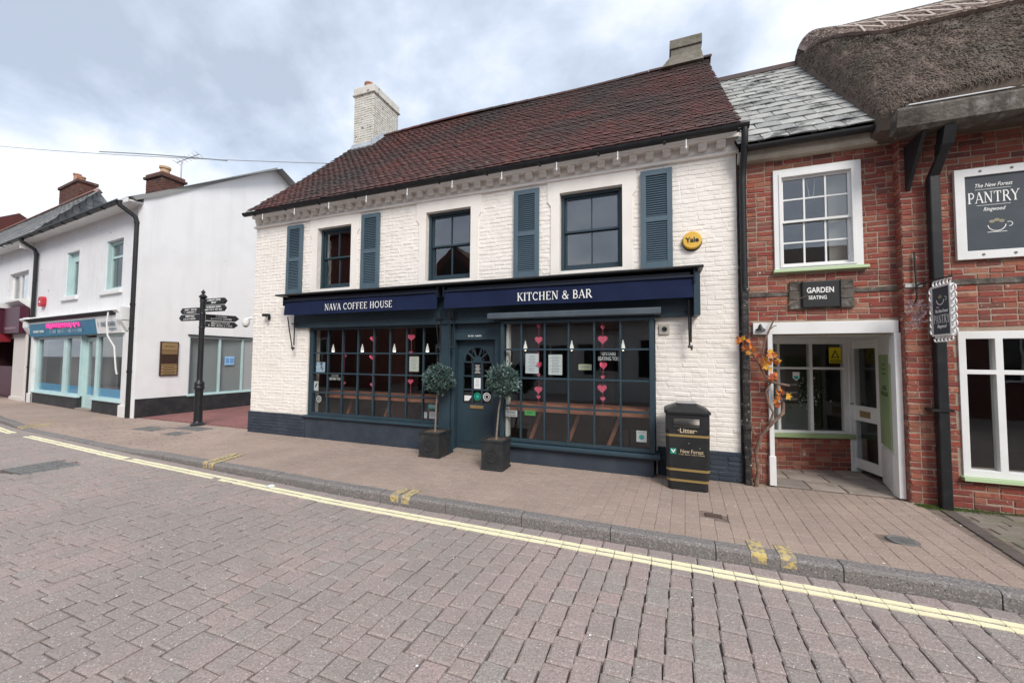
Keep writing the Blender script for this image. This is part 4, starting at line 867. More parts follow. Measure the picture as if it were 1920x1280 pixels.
# hood with openings front and back
hood = MB()
A0, A1, H0, H1 = .16, .46, .80, .905
hood.wall(B0+.002, B1-.002, .756, .965, BY0, BY0+.03, [(A0, A1, H0, H1)]).wall(B0+.002, B1-.002, .756, .965, BY1-.03, BY1, [(A0-.05, A1+.05, .757, .93)]).box(B0, B0+.03, BY0+.031, BY1-.031, .756, .965).box(B1-.03, B1, BY0+.031, BY1-.031, .756, .965)
hood.build('hood', BINM, t_)
stackp(MB(), [(-.018, .966), (-.018, .992), (.0, 1.01), (.13, 1.075), (.135, 1.085)]).build('lid', BINM, t_, bevel=0)
MB().box(.20, .44, -.52, -.28, 1.086, 1.092).build('stub_plate', ALU, t_, bevel=.002)
MB().wall(A0-.012, A1+.012, H0-.012, H1+.012, BY0-.006, BY0-.0005, [(A0, A1, H0, H1)]).build('mouth_rim', BLACK, t_)
for z, i in ((.675, .0), (.245, .006), (.11, .015)):
    o = [(x, y) for x, y in octo(i-.0035)]; mb = MB(); vs = [(x, y, z) for x, y in o]+[(x, y, z+.03) for x, y in o]; mb.add(vs, [(k, (k+1) % 8, 8+(k+1) % 8, 8+k) for k in range(8)]).build('gold_band', GOLD, t_)
text('·Litter·', .083, GOLDT, t_, (.32, BY0-.0015, .728), bold=.015)
text('New Forest', .064, GOLDT, t_, (.365, BY0-.0005, .475), sx_=.86, bold=.004); marks(.3, .014, GOLDT, t_, (.365, BY0-.0005, .45), seed=4)
MB().box(.115, .185, BY0-.002, BY0+.004, .455, .525).build('emblem', mat('green_emblem', (.02, .28, .2), .5), t_, bevel=.0)
MB().prism([(x, z-.03) for x, z in [(.15, .497), (.172, .53), (.178, .548), (.158, .535), (.15, .515), (.142, .535), (.122, .548), (.128, .53)]], BY0-.0035, BY0-.0022).build('emblem_leaf', LETTER, t_)
for x, z in ((.335, .60), (.46, .545), (.46, .47)): MB().disc((x, z), .006, BY0-.003, 8, y1=BY0+.003).build('rivet', ALU, t_)

# ------------------------------------------------------------------ potted bay trees
def baytree(label, cx_, cy_, sz, h, zc, rad, seed, lean):
    t_ = thing('potted_bay_tree', label, 'potted tree', (cx_, cy_, 0), 'clipped bay trees beside the cafe door'); q = random.Random(seed); s = sz/2
    mb = MB(); a = s-.012
    for (i, o_, z0, z1) in ((a, 0, .012, h-.03),):
        mb.hexa([(cx_-i, cy_-i, z0), (cx_+i, cy_-i, z0), (cx_+i, cy_+i, z0), (cx_-i, cy_+i, z0)], [(cx_-s+.004, cy_-s+.004, z1), (cx_+s-.004, cy_-s+.004, z1), (cx_+s-.004, cy_+s-.004, z1), (cx_-s+.004, cy_+s-.004, z1)])
    mb.build('planter_box', PLANTER, t_, bevel=.008)
    boxo('foot', PLANTER, t_, cx_-s, cx_+s, cy_-s, cy_+s, 0, .03, bevel=.006)
    mb = MB(); r_ = s+.006; iw = .03
    mb.box(cx_-r_, cx_+r_, cy_-r_, cy_-r_+iw, h-.03, h).box(cx_-r_, cx_+r_, cy_+r_-iw, cy_+r_, h-.03, h).box(cx_-r_, cx_-r_+iw, cy_-r_+iw, cy_+r_-iw, h-.03, h).box(cx_+r_-iw, cx_+r_, cy_-r_+iw, cy_+r_-iw, h-.03, h).build('rim', PLANTER, t_)
    MB().ring((cx_, h*.48), .085, .10, cy_-s-.002, cy_-s+.012, 20).ring((cx_, h*.48), .02, .04, cy_-s-.002, cy_-s+.012, 12).build('moulded_wreath', PLANTER, t_)
    mb = MB(); n_ = 10
    P_ = [[(cx_-s+.02+(2*s-.04)*i/n_, cy_-s+.02+(2*s-.04)*j/n_, h-.025+q.uniform(-.004, .014)) for i in range(n_+1)] for j in range(n_+1)]
    for j in range(n_):
        for i in range(n_): mb.add([P_[j][i], P_[j][i+1], P_[j+1][i+1], P_[j+1][i]], [(0, 1, 2, 3)])
    mb.build('soil', SOIL, t_)
    topx = cx_+lean
    MB().tube([(cx_, cy_, h-.04), (cx_+.004, cy_, h+.03), (cx_+lean*.4+.006, cy_-.01, (h+zc)/2), (topx, cy_, zc-rad*.6), (topx, cy_, zc)], [.024, .015, .013, .013, .01], 8).build('trunk', BARK, t_, smooth=True)
    mb = MB()
    for k in range(26):
        v = Vector((q.gauss(0, 1), q.gauss(0, 1), q.gauss(0, .9))).normalized()*rad*q.uniform(.7, .95); mb.tube([(topx, cy_, zc-.05), tuple(Vector((topx, cy_, zc))+v*.5+Vector((0, 0, .01))), tuple(Vector((topx, cy_, zc))+v)], [.006, .004, .002], 4, False)
    mb.build('branches', BARK, t_)
    mb = MB(); c = Vector((topx, cy_, zc))
    for k in range(2900):
        v = Vector((q.gauss(0, 1), q.gauss(0, 1), q.gauss(0, 1))).normalized()
        lump = 1+.10*math.sin(v.x*7+seed)*math.sin(v.z*6+1.3*seed)+.07*math.sin(v.y*9+v.x*5)
        rr = rad*lump*(q.uniform(.80, 1.04) if q.random() < .72 else (q.uniform(.4, .85) if q.random() < .8 else q.uniform(1.04, 1.2)))
        p = c+Vector((v.x*rr, v.y*rr, v.z*rr*.97))
        d = (v*.8+Vector((q.gauss(0, .7), q.gauss(0, .7), q.gauss(.15, .6)))).normalized(); sd_ = d.cross(Vector((q.gauss(0, 1), q.gauss(0, 1), q.gauss(0, 1)))).normalized(); nn = d.cross(sd_)
        l_ = q.uniform(.035, .06); w_ = l_*q.uniform(.2, .3)
        mb.add([p, p+d*l_*.45+sd_*w_+nn*.004, p+d*l_, p+d*l_*.45-sd_*w_+nn*.004], [(0, 1, 2), (0, 2, 3)])
    mb.build('crown', BAY, t_)
baytree('clipped bay ball tree in black planter left of the cafe door', -3.60, -.29, .40, .42, 1.30, .225, 3, .04)
baytree('clipped bay ball tree in black planter in front of the bay window beside the door', -2.335, -.60, .355, .445, 1.315, .225, 8, .09)

# ------------------------------------------------------------------ fingerpost
FX, FY = -10.39, .05
t_ = thing('fingerpost', 'black cast iron fingerpost with six lettered arms at the alley mouth', 'signpost', (FX, FY, 0))
MB().lathe([(.15, 0), (.15, .03), (.12, .05), (.092, .09), (.088, .12), (.083, .85), (.105, .87), (.105, .93), (.09, .95), (.105, .97), (.10, 1.02), (.068, 1.06), (.060, 1.1), (.058, 2.2), (.055, 3.05)], (FX, FY, 0), 18).build('post', BLACK, t_, smooth=True)
MB().lathe([(.055, 3.02), (.068, 3.035), (.068, 3.05), (.048, 3.06), (.08, 3.08), (.088, 3.10), (.05, 3.15), (.025, 3.165), (.025, 3.175), (.048, 3.205), (.045, 3.22), (.012, 3.26), (.002, 3.28)], (FX, FY, 0), 14).build('finial', BLACK, t_, smooth=True)
def arm(z0, z1, ang, L_, l1, l2, back=False):
    M = Matrix.Translation((FX, FY, 0)) @ Matrix.Rotation(R(ang), 4, 'Z'); s = .06
    a = MB(M).prism([(s, z0), (L_-.08, z0), (L_, (z0+z1)/2), (L_-.08, z1), (s, z1)], -.02, .02).build('arm', BLACK, t_)
    h = (z1-z0)
    if back:
        M2 = M @ Matrix.Translation((L_/2, 0, 0)) @ Matrix.Rotation(math.pi, 4, 'Z'); y = -.0225
        for k, s_ in enumerate((l1, l2)):
            if s_: text(s_, h*.40, LETTER, a, (.0, y, z0+h*(.58-.40*k)), sx_=.8, M=M2)
            else: marks(L_*.55, h*.27, LETTER, a, (.0, y, z0+h*(.58-.40*k)), M=M2, seed=int(z0*100)+k)
    else:
        for k, s_ in enumerate((l1, l2)):
            if s_: text(s_, h*.40, LETTER, a, (L_/2, -.0225, z0+h*(.58-.40*k)), sx_=.8, M=M)
            else: marks(L_*.7, h*.27, LETTER, a, (L_/2, -.0225, z0+h*(.58-.40*k)), M=M, seed=int(z0*100)+k)
    return a
arm(2.89, 3.04, 0, .86, 'COMMUNITY CENTRE', 'LIBRARY')
arm(2.725, 2.875, 0, .85, 'THE MEMORIAL GARDEN', '')
arm(2.53, 2.68, 62, .74, 'FURLONG', 'SHOPPING CENTRE')
arm(2.365, 2.515, 62, .72, 'MEETING HOUSE', 'P  WC  BUSES & TAXIS')
arm(2.69, 2.84, 180, .82, '', '', True)
arm(2.525, 2.675, 180, .86, 'MARKET PLACE', '', True)
for z in (2.36, 2.70, 3.0): MB().lathe([(.062, -.015), (.068, 0), (.062, .015)], (FX, FY, z-.01), 14).build('collar', BLACK, t_)

# ------------------------------------------------------------------ link building: red brick, slate roof, recessed doorway
lk = thing('brick_link_building', 'narrow red brick building with grey slate roof and recessed white doorway', 'building', (1.9, 0, 0))
X0, X1 = 1.045, 2.74
W0, W1, Z0, Z1 = 1.45, 2.40, 2.85, 4.21
OP = [(W0+.02, W1-.02, Z0, Z1-.02), (1.40, 2.74, -.1, 2.0)]
lw = MB().wall(X0, X1, 0, 4.55, 0, .26, OP).build('wall', MORTAR, lk)
brickwork(lw, BRICK, X0, X1, .01, 4.40, 0, [(W0, W1, 2.83, 4.20), (1.36, 2.70, -.1, 2.0), (1.18, 2.71, 1.99, 2.16)], seed=51, nobj=300, proud=.006, wob=2, units=[unit_brick(500+i, jit=.005, c=.007) for i in range(14)])
boxo('tie_beam', TIMBER, lk, 1.05, 1.62, -.016, -.002, 2.51, 2.565); boxo('tie_beam', TIMBER, lk, 2.28, 2.73, -.017, -.002, 2.52, 2.575)
# sash window, three by four
wn = thing('sash_window', None, None, (1.92, 0, 2.82), parent=lk)
MB().wall(W0, W1, 2.86, 4.21, -.035, .08, [(W0+.095, W1-.105, 2.90, 4.10)]).wall(W0+.06, W1-.07, 2.88, 4.15, -.045, -.0355, [(W0+.095, W1-.105, 2.90, 4.10)]).build('frame', WHITE, wn, bevel=.004)
MB().prismx([(.08, 2.86), (-.075, 2.855), (-.08, 2.82), (.02, 2.81)], 1.43, 2.44).build('sill', GREENS, wn)
sA, sB = W0+.095, W1-.105; zs_ = [2.90, 3.20, 3.51, 3.80, 4.10]
for lo, hi, yy in ((3.49, 4.10, .0), (2.90, 3.53, .03)):
    MB().wall(sA, sB, lo, hi, yy, yy+.03, [(sA+.025, sB-.025, lo+(.03 if lo > 3 else .045), hi-.03)]).build('sash', WHITE, wn)
for k in (1, 2):
    x = sA+.025+(sB-sA-.05)*k/3; MB().box(x-.010, x+.010, .003, .026, 3.52, 4.07).build('glazing_bar', WHITE, wn); MB().box(x-.010, x+.010, .033, .056, 2.945, 3.50).build('glazing_bar', WHITE, wn)
for z, yy in ((3.80, .004), (3.225, .034)):
    MB().box(sA+.025, sB-.025, yy, yy+.02, z-.010, z+.010).build('glazing_bar', WHITE, wn)
for i in range(3):
    a = sA+.025+(sB-sA-.05)*i/3; b = a+(sB-sA-.05)/3
    for lo, hi, yy in ((3.52, 3.80, .014), (3.80, 4.07, .014), (2.945, 3.225, .044), (3.225, 3.50, .044)): MB().box(a+.008, b-.008, yy, yy+.003, lo+.008, hi-.008).build('pane', GLASSUP, wn)
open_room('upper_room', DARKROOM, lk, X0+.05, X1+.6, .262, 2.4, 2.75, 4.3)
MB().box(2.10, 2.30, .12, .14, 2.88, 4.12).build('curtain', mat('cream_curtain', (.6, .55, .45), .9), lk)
MB().tube([(1.86, .09, 4.08), (1.885, .09, 3.86), (1.91, .09, 3.83), (1.935, .09, 3.86), (1.955, .09, 4.08)], .005, 5).build('light_pull', WHITE, lk)
# eaves board, gutter, slates
MB().prismx([(-.0, 4.36), (-.10, 4.37), (-.12, 4.42), (-.12, 4.50), (0, 4.50)], 1.03, 2.74).build('eaves_board', mat('grubby_cream_board', (.5, .46, .38), .7, noise=(4, (.36, .32, .26), .45, .7)), lk)
pr = [(-.20+.055*math.cos(math.pi+math.pi*k/8), 4.52+.06*math.sin(math.pi+math.pi*k/8)) for k in range(9)]; pi_ = [(-.20+.046*math.cos(2*math.pi-math.pi*k/8), 4.52+.05*math.sin(2*math.pi-math.pi*k/8)) for k in range(9)]
MB().prismx(pr+pi_, 1.12, 2.62).build('gutter', BLACK, lk)
ley, lez, lry, lrz = -.22, 4.56, 2.6, 7.33
lr = MB().add([(1.0, ley+.02, lez-.03), (3.3, ley+.02, lez-.03), (3.3, lry, lrz-.05), (1.0, lry, lrz-.05)], [(0, 1, 2, 3)]).add([(1.0, lry, lrz-.05), (3.3, lry, lrz-.05), (3.3, 5.4, 4.6), (1.0, 5.4, 4.6)], [(0, 1, 2, 3)]).build('roof', UNDER, lk)
ls = math.hypot(lry-ley, lrz-lez); la_ = math.atan2(lrz-lez, lry-ley); it = []; q = random.Random(61); nr = 17
for r_ in range(nr):
    x = 1.0-(.15 if r_ % 2 else 0)
    while x < 3.3:
        t = r_/nr; it.append(trs((x+.15, ley+(lry-ley)*t-.008, lez+(lrz-lez)*t+.008), (.289, .40, 1.3), Matrix.Rotation(la_-.03+q.gauss(0, .006), 4, 'X') @ Matrix.Rotation(q.gauss(0, .008), 4, 'Z'))); x += .30
pieces(lr, 'slate', 'slates', SLATE, it, [unit_tile(700+i, .010) for i in range(8)], 200)
MB().prismx([(lry-.16, lrz-.10), (lry, lrz+.09), (lry+.16, lrz-.10), (lry+.13, lrz-.10), (lry, lrz+.05), (lry-.13, lrz-.10)], 1.0, 3.2).build('ridge_tile', TILE, lr)
# recess: lintel, posts, side boards, back window, door
MB().box(1.18, 2.71, -.045, .12, 2.0, 2.155).build('lintel', WHITE, lk, bevel=.006)
MB().box(1.345, 1.40, -.05, .06, .02, 2.0).box(1.335, 1.412, -.06, .07, .02, .40).build('post', WHITE, lk, bevel=.006)
MB().box(2.66, 2.725, -.05, .05, .02, 2.0).build('post', WHITE, lk, bevel=.006)
MB().lathe([(.0, 0), (.06, .0), (.052, .02), (.03, .03), (.012, .08), (.0, .09)], (1.265, -.05, 2.055), 12).build('bell', BLACK, lk)
bw_a = math.atan2(.465, 1.64); BM = frame_at(1.1, .77, bw_a); bl = math.hypot(1.64, .465)
rw = MB(BM).wall(0, bl+.15, 0, .50, 0, .2, []).build('low_wall', MORTAR, lk)
brickwork(rw, BRICK, .05, bl-.06, .01, .49, 0, [], M=BM, seed=71, nobj=80, units=[unit_brick(540+i, jit=.005, c=.007) for i in range(8)])
rwin = thing('recess_window', None, None, (1.9, 1.0, .5), parent=lk)
a0, a1 = .18, bl-.09; zz0, zz1 = .60, 1.95; zt = 1.54; mx_ = [.18+.04, .62, 1.09, a1-.06]
MB(BM).wall(.0, a1, .56, 2.0, -.01, .07, [(mx_[0]+.0, mx_[1]-.02, zz0, zt-.018), (mx_[0], mx_[1]-.02, zt+.018, zz1-.04), (mx_[1]+.02, mx_[2]-.02, zz0, zt-.018), (mx_[1]+.02, mx_[2]-.02, zt+.018, zz1-.04), (mx_[2]+.02, mx_[3], zz0, zt-.018), (mx_[2]+.02, mx_[3], zt+.018, zz1-.04)]).build('frame', WHITE, rwin, bevel=.003)
for a, b in zip(mx_, mx_[1:]):
    for c, d in ((zz0, zt), (zt, zz1-.04)): MB(BM).box(a, b, .03, .033, c, d).build('pane', GLASS, rwin)
MB(BM).box(.0, bl-.04, -.06, .09, .50, .56).build('sill', GREENP, rwin, bevel=.006)
MB(BM).box(a1, bl+.06, -.02, .07, .0, 2.0).build('door_jamb', WHITE, lk, bevel=.006)
open_room('shop_room', DARKROOM, lk, .0, 2.4, .25, 3.0, .02, 2.3, M=BM)
MB(BM).box(.25, 1.4, .5, .9, .02, .95).build('display_table', mat('white_display', (.45, .44, .42), .7), lk)
# right side of recess: green board then the door
pA, pB, pC = Vector((2.715, .05)), Vector((2.87, .70)), Vector((2.74, 1.30))
dB = pB-pA; DM = frame_at(pA.x, pA.y, math.atan2(dB.y, dB.x)); dl = dB.length
MB(DM).box(0, dl, -.0, .04, .02, 2.0).box(.02, dl-.02, -.001+.04, .055, .02, .50).box(.0, dl, .04, .056, 1.62, 2.0).build('side_board', WHITE, lk, bevel=.004)
gb = MB(DM).box(.08, dl-.02, .0405, .058, .55, 1.74).build('green_board', GREENP, lk)
[marks(.22, .03, mat('dark_sage_print', (.12, .17, .08), .6), gb, (0, 0, 0), M=DM @ Matrix.Translation((dl*.5, .0585, 1.60-k*.06)) @ Matrix.Rotation(math.pi, 4, 'Z'), seed=20+k) for k in range(3)]; text('DOGS\nWELCOME', .08, MATS['dark_sage_print'], gb, (dl*.5, .0605, 1.28), rot=(math.pi/2, 0, math.pi), M=DM)
d2 = pC-pB; EM = frame_at(pB.x, pB.y, math.atan2(d2.y, d2.x)); el_ = d2.length
dd = thing('shop_door', None, None, (2.8, 1.0, .08), parent=lk)
MB(EM).wall(0, el_, .08, 1.97, 0, .045, [(.09, el_-.09, .22, .78), (.09, el_-.09, 1.0, 1.84)]).build('leaf', WHITE, dd, bevel=.003)
for c, d in ((.22, .78), (1.0, 1.84)): MB(EM).box(.09, el_-.09, .02, .023, c, d).build('pane', GLASS, dd)
MB(EM).box(el_/2-.10, el_/2+.10, .045, .052, .84, .93).build('letterbox', BRASS, dd)
MB(EM).tube([(el_-.05, .05, 1.02), (el_-.05, .09, 1.02), (el_-.14, .09, 1.02)], .009, 6).box(el_-.07, el_-.03, .045, .05, .94, 1.08).build('handle', BLACK, dd)
MB(EM).box(0, el_, 0, .045, 1.975, 2.0).build('head', WHITE, lk)
MB().box(1.38, 2.86, .0, 1.4, 2.001, 2.03).build('recess_ceiling', WHITE, lk)
MB().box(1.28, 1.40, .07, .86, 0, 2.0).build('recess_side_wall', WHITE, lk)
# stone flags of the recess
fl = MB().add([(1.30, -.03, .006), (2.9, -.03, .006), (2.9, 1.35, .012), (1.30, 1.35, .012)], [(0, 1, 2, 3)]).build('recess_floor', PJOINT, lk)
q = random.Random(77); it = []
for (a, b, c, d) in [(1.40, 1.80, .0, .42), (1.81, 2.18, .0, .40), (2.19, 2.71, .0, .35), (1.40, 1.66, .43, .80), (1.67, 2.12, .41, .82), (2.13, 2.76, .36, .78), (1.40, 1.95, .83, 1.1), (1.96, 2.40, .83, 1.2), (2.41, 2.76, .79, 1.25)]:
    it.append(trs(((a+b)/2, (c+d)/2, .0), (b-a-.012, d-c-.012, .04), Matrix.Rotation(q.gauss(0, .01), 4, 'Z')))
pieces(fl, 'flagstone', 'flagstones', STONE, it, [unit_block(160+i, .4, .4, .04, .008, .01) for i in range(5)], 20)
# notices
t_ = thing('warning_notice', 'yellow warning notice with black triangle in the recessed window', 'notice', (2.55, 1.15, 1.6)); MB(BM).box(1.36, 1.53, .006, .009, 1.62, 1.86).build('sheet', YPRINT, t_); MB(BM).prism([(1.385, 1.70), (1.505, 1.70), (1.445, 1.82)], .003, .0055).build('triangle', INK, t_); MB(BM).prism([(1.41, 1.713), (1.48, 1.713), (1.445, 1.79)], .001, .0027).build('triangle_face', YPRINT, t_); MB(BM).box(1.37, 1.52, .003, .0055, 1.635, 1.645).box(1.37, 1.52, .003, .0055, 1.66, 1.67).build('print', INK, t_)
t_ = thing('menu_poster', 'dark menu poster hanging in the middle of recessed window', 'poster', (1.95, 1.05, 1.0)); MB(BM).box(.66, .95, .06, .064, 1.03, 1.50).build('sheet', mat('maroon_grey_print', (.10, .06, .065), .6), t_); MB(BM).box(.69, .92, .057, .0595, 1.05, 1.08).box(.69, .92, .057, .0595, 1.15, 1.18).box(.69, .92, .057, .0595, 1.27, 1.30).build('print', GREYINK, t_)
t_ = thing('shield_sticker', 'white and teal shield sticker in the recessed window', 'sticker', (2.0, 1.05, 1.3)); MB(BM).prism([(.84, 1.48), (.94, 1.48), (.94, 1.39), (.89, 1.345), (.84, 1.39)], .024, .026).build('sheet', PAPER, t_); MB(BM).prism([(.855, 1.42), (.925, 1.42), (.925, 1.395), (.89, 1.362), (.855, 1.395)], .0215, .0235).build('emblem', TEAL, t_)
t_ = thing('white_flower_display', 'white flowers and green leaves behind the right pane of recessed window', 'flowers', (2.3, 1.4, .9)); mb = MB(BM); mb2 = MB(BM); q = random.Random(5)
for k in range(150):
    x, y, z = 1.28+q.gauss(0, .13), .4+q.gauss(0, .05), 1.12+q.gauss(0, .15); s = q.uniform(.008, .018); (mb if q.random() < .45 else mb2).add([(x-s, y, z), (x, y-s*.5, z-s), (x+s, y, z), (x, y+s*.5, z+s*1.4)], [(0, 1, 2, 3)])
mb.build('petals', PAPER, t_); mb2.build('foliage', mat('dim_leaf', (.06, .13, .05), .7), t_)

# ------------------------------------------------------------------ thatched building
th = thing('thatched_building', 'red brick building with brown thatched roof at the right edge', 'building', (4.5, -.1, 0))
TX0, TX1, TY = 2.735, 9.0, -.12
TOP = [(3.25, 5.6, .42, 1.98)]
tw = MB().wall(TX0, TX1, 0, 4.45, TY, TY+.3, TOP).build('wall', MORTAR, th)
brickwork(tw, BRICK, TX0, 6.5, .01, 4.40, TY, [(3.19, 5.66, .34, 2.04)], seed=81, nobj=300, proud=.006, wob=2, units=[unit_brick(600+i, jit=.005, c=.007) for i in range(14)])
RM = frame_at(TX0, TY+.12, -math.pi/2)
brickwork(tw, BRICK, 0, .11, .01, 4.40, 0, [], M=RM, seed=82, nobj=60, units=[unit_brick(620+i, jit=.005, c=.007) for i in range(6)])
boxo('tie_plate', mat('pale_tie_plate', (.5, .5, .48), .6), th, 2.74, 2.90, TY-.02, TY-.004, 2.53, 2.575); boxo('tie_beam', TIMBER, th, 3.14, 6.4, TY-.018, TY-.003, 2.535, 2.60)
# ground floor window
tv = thing('shop_window', None, None, (3.9, TY, .35), parent=th)
cols = [3.255, 3.50, 3.56, 4.10, 4.16, 4.70, 4.76, 5.30]
hol = []
for a, b in ((3.255, 3.495), (3.56, 3.95), (4.015, 4.40), (4.465, 4.85), (4.915, 5.30)):
    hol += [(a, b, .45, 1.515), (a, b, 1.565, 1.915)]
    for c, d in ((.45, 1.515), (1.565, 1.915)): MB().box(a, b, TY+.03, TY+.033, c, d).build('pane', GLASS, tv)
MB().wall(3.19, 5.66, .37, 2.0, TY-.02, TY+.07, hol).build('frame', WHITE, tv, bevel=.004)
MB().prismx([(TY+.05, .375), (TY-.07, .365), (TY-.075, .33), (TY+.05, .325)], 3.17, 5.7).build('sill', GREENS, tv)
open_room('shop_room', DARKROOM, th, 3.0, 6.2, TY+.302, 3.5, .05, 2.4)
MB().lathe([(.0, 0), (.05, .02), (.06, .05), (.03, .09)], (3.62, .9, 1.52), 12).build('lamp', BULB, th); boxo('screen', mat('blue_lit_screen', (.1, .2, .4), .4, emit=((.25, .45, 1), .12)), th, 4.62, 4.85, 1.2, 1.22, 1.55, 1.80)
# thatch: one rounded body
def tprof(x):
    t = min(max((x-2.47)/.85, 0), 1); g_ = math.sqrt(max(0, 1-(1-t)**2)); g2 = t*t*(3-2*t)
    ey, ez = -.26-.34*g_, 4.52+.02*g_; ry, rz_ = 2.6+.45*g2, 7.30+.86*g_
    P_ = [(-.05, 4.42-.12*g_), (ey+.10*g_, 4.42-.10*g_), (ey, ez-.02), (ey+.0, ez+.10*g_)]
    y0, z0 = P_[-1]; n_ = 22
    for k in range(1, n_+1):
        v = k/n_; b = (.05+.16*g_)*math.sin(math.pi*v)**.8; y = y0+(ry-y0)*v; z = z0+(rz_-z0)*v; nx, nz = -(rz_-z0), (ry-y0); l_ = math.hypot(nx, nz); P_.append((y+nx/l_*b*.75, z+nz/l_*b*.75))
    for k in range(1, 6): P_.append((ry+.1+k*.55, rz_-.03-k*.52))
    return P_
xs_ = [2.47+.85*(1-math.cos(math.pi/2*i/14)) for i in range(15)]+[3.32+.18*i for i in range(1, 30)]
G_ = [tprof(x) for x in xs_]; mb = MB(); q = random.Random(91); nP = len(G_[0])
vs = [(x, y+q.gauss(0, .006), z+q.gauss(0, .008)) for x, pr in zip(xs_, G_) for y, z in pr]
fs = [(i*nP+k, (i+1)*nP+k, (i+1)*nP+k+1, i*nP+k+1) for i in range(len(xs_)-1) for k in range(nP-1)]; fs.append(tuple(range(nP)))
thr = mb.add(vs, fs).build('thatch', THATCH, th, smooth=False)
def tsurf(x, v):      # v 0..1 eave to ridge
    p = tprof(x)[3:26]; f = v*22; i = min(int(f), 21); f -= i; a, b = p[i], p[i+1]; d = Vector((0, b[0]-a[0], b[1]-a[1])).normalized(); return Vector((x, a[0]+(b[0]-a[0])*f, a[1]+(b[1]-a[1])*f)), d
mb = MB(); q = random.Random(92)
for k in range(52000):
    x = 2.475+q.random()**1.12*3.2; v = q.random(); p, d = tsurf(x, v); n_ = d.cross(tsurf(x+.01, v)[0]-p).normalized(); n_ = n_ if n_.z > 0 else -n_
    sl_ = Vector((1, 0, 0)); dd_ = (-d+sl_*q.gauss(0, .12)+n_*q.uniform(.05, .35)).normalized(); sd_ = dd_.cross(n_).normalized()
    l_ = q.uniform(.025, .065); w_ = q.uniform(.003, .0065); p = p+n_*q.uniform(-.006, .012)
    mb.add([p-sd_*w_, p+sd_*w_, p+dd_*l_+sd_*w_*.5, p+dd_*l_-sd_*w_*.5], [(0, 1, 2, 3)])
for k in range(3500):
    x = 2.5+q.random()*3.2; p, d = tsurf(x, q.uniform(0, .03)); dd_ = Vector((q.gauss(0, .2), -q.uniform(.2, .8), -1)).normalized(); l_ = q.uniform(.03, .08); w_ = q.uniform(.003, .006); p = p+Vector((0, -.004, q.uniform(-.02, .02))); sd_ = Vector((1, 0, 0))
    mb.add([p-sd_*w_, p+sd_*w_, p+dd_*l_+sd_*w_*.5, p+dd_*l_-sd_*w_*.5], [(0, 1, 2, 3)])
o = mb.build('reed_ends', THATCH, thr); o['kind'] = 'stuff'
# patterned ridge band with hazel rods
mb = MB(); vr = .64
xr = [x for x in xs_ if x > 2.50]; rows_ = 8
def rsurf(x, v, o=.055):
    p, d = tsurf(x, min(v, 1)); n_ = Vector((0, -d.z, d.y)); return p+n_*o
vr_ = lambda x: .53+.37*(1-min(max((x-2.5)/.75, 0), 1))**1.5
for i in range(len(xr)-1):
    for k in range(rows_):
        a, b = xr[i], xr[i+1]; f = lambda x, t: rsurf(x, vr_(x)+(1-vr_(x))*t)
        mb.add([f(a, k/rows_), f(b, k/rows_), f(b, (k+1)/rows_), f(a, (k+1)/rows_)], [(0, 1, 2, 3)])
    a, b = xr[i], xr[i+1]; mb.add([rsurf(a, vr_(a), -.02), rsurf(b, vr_(b), -.02), rsurf(b, vr_(b)), rsurf(a, vr_(a))], [(0, 1, 2, 3)])
    mb.add([rsurf(a, 1), rsurf(b, 1), rsurf(b, 1)+Vector((0, .5, -.3)), rsurf(a, 1)+Vector((0, .5, -.3))], [(0, 1, 2, 3)])
rb = mb.build('ridge_band', RIDGE, thr)
mb = MB(); q = random.Random(93)
for k in range(9000):
    x = 2.55+q.random()*3.4; p = rsurf(x, vr_(x)+(1-vr_(x))*q.random(), .056); d = tsurf(x, .9)[1]; n_ = Vector((0, -d.z, d.y)); dd_ = (-d+Vector((q.gauss(0, .2), 0, 0))+n_*q.uniform(0, .15)).normalized(); sd_ = dd_.cross(n_).normalized(); l_ = q.uniform(.05, .12); w_ = q.uniform(.003, .006)
    mb.add([p-sd_*w_, p+sd_*w_, p+dd_*l_+sd_*w_*.5, p+dd_*l_-sd_*w_*.5], [(0, 1, 2, 3)])
o = mb.build('ridge_straw', RIDGE, rb); o['kind'] = 'stuff'
x = 3.0; k = 0
while x < 6.2:
    for v0, v1 in ((.56, .80), (.80, .56)):
        if q.random() < .95: MB().tube([rsurf(x, v0, .072), rsurf(x+.13, (v0+v1)/2, .078), rsurf(x+.26, v1, .072)], .012, 5).build('hazel_rod', HAZEL, rb)
    for v in (.55, .81):
        if q.random() < .7: MB().tube([rsurf(x, v, .070), rsurf(x+.28, v, .070)], .011, 5).build('hazel_rod', HAZEL, rb)
    x += .285
# big timber gutter under the thatch, brackets and square black downpipe
gd = MB(); pr = lambda e: [(-.58, 4.50), (-.60, 4.46), (-.575, 4.28), (-.53, 4.245), (-.34, 4.255), (-.34, 4.285), (-.51, 4.28), (-.55, 4.32), (-.565, 4.50)]
gd.prismx(pr(0), 2.60, 8.0); gd.prismx([(-.585, 4.495), (-.60, 4.46), (-.575, 4.28), (-.51, 4.245), (-.42, 4.25), (-.44, 4.38)], 2.52, 2.60)
gd = gd.build('timber_gutter', TIMBER, th, bevel=.004)
MB().prismx([(-.60, 4.503), (-.60, 4.515), (-.55, 4.515), (-.55, 4.503)], 2.62, 8.0).build('gutter_lead_edge', mat('bright_lead', (.6, .62, .64), .5), gd)
MB().hexa([(2.94, -.49, 4.055), (3.045, -.49, 4.055), (3.045, -.35, 3.985), (2.94, -.35, 3.985)], [(2.94, -.55, 4.24), (3.045, -.55, 4.24), (3.045, -.42, 4.24), (2.94, -.42, 4.24)]).build('gutter_outlet', BLACK, th)
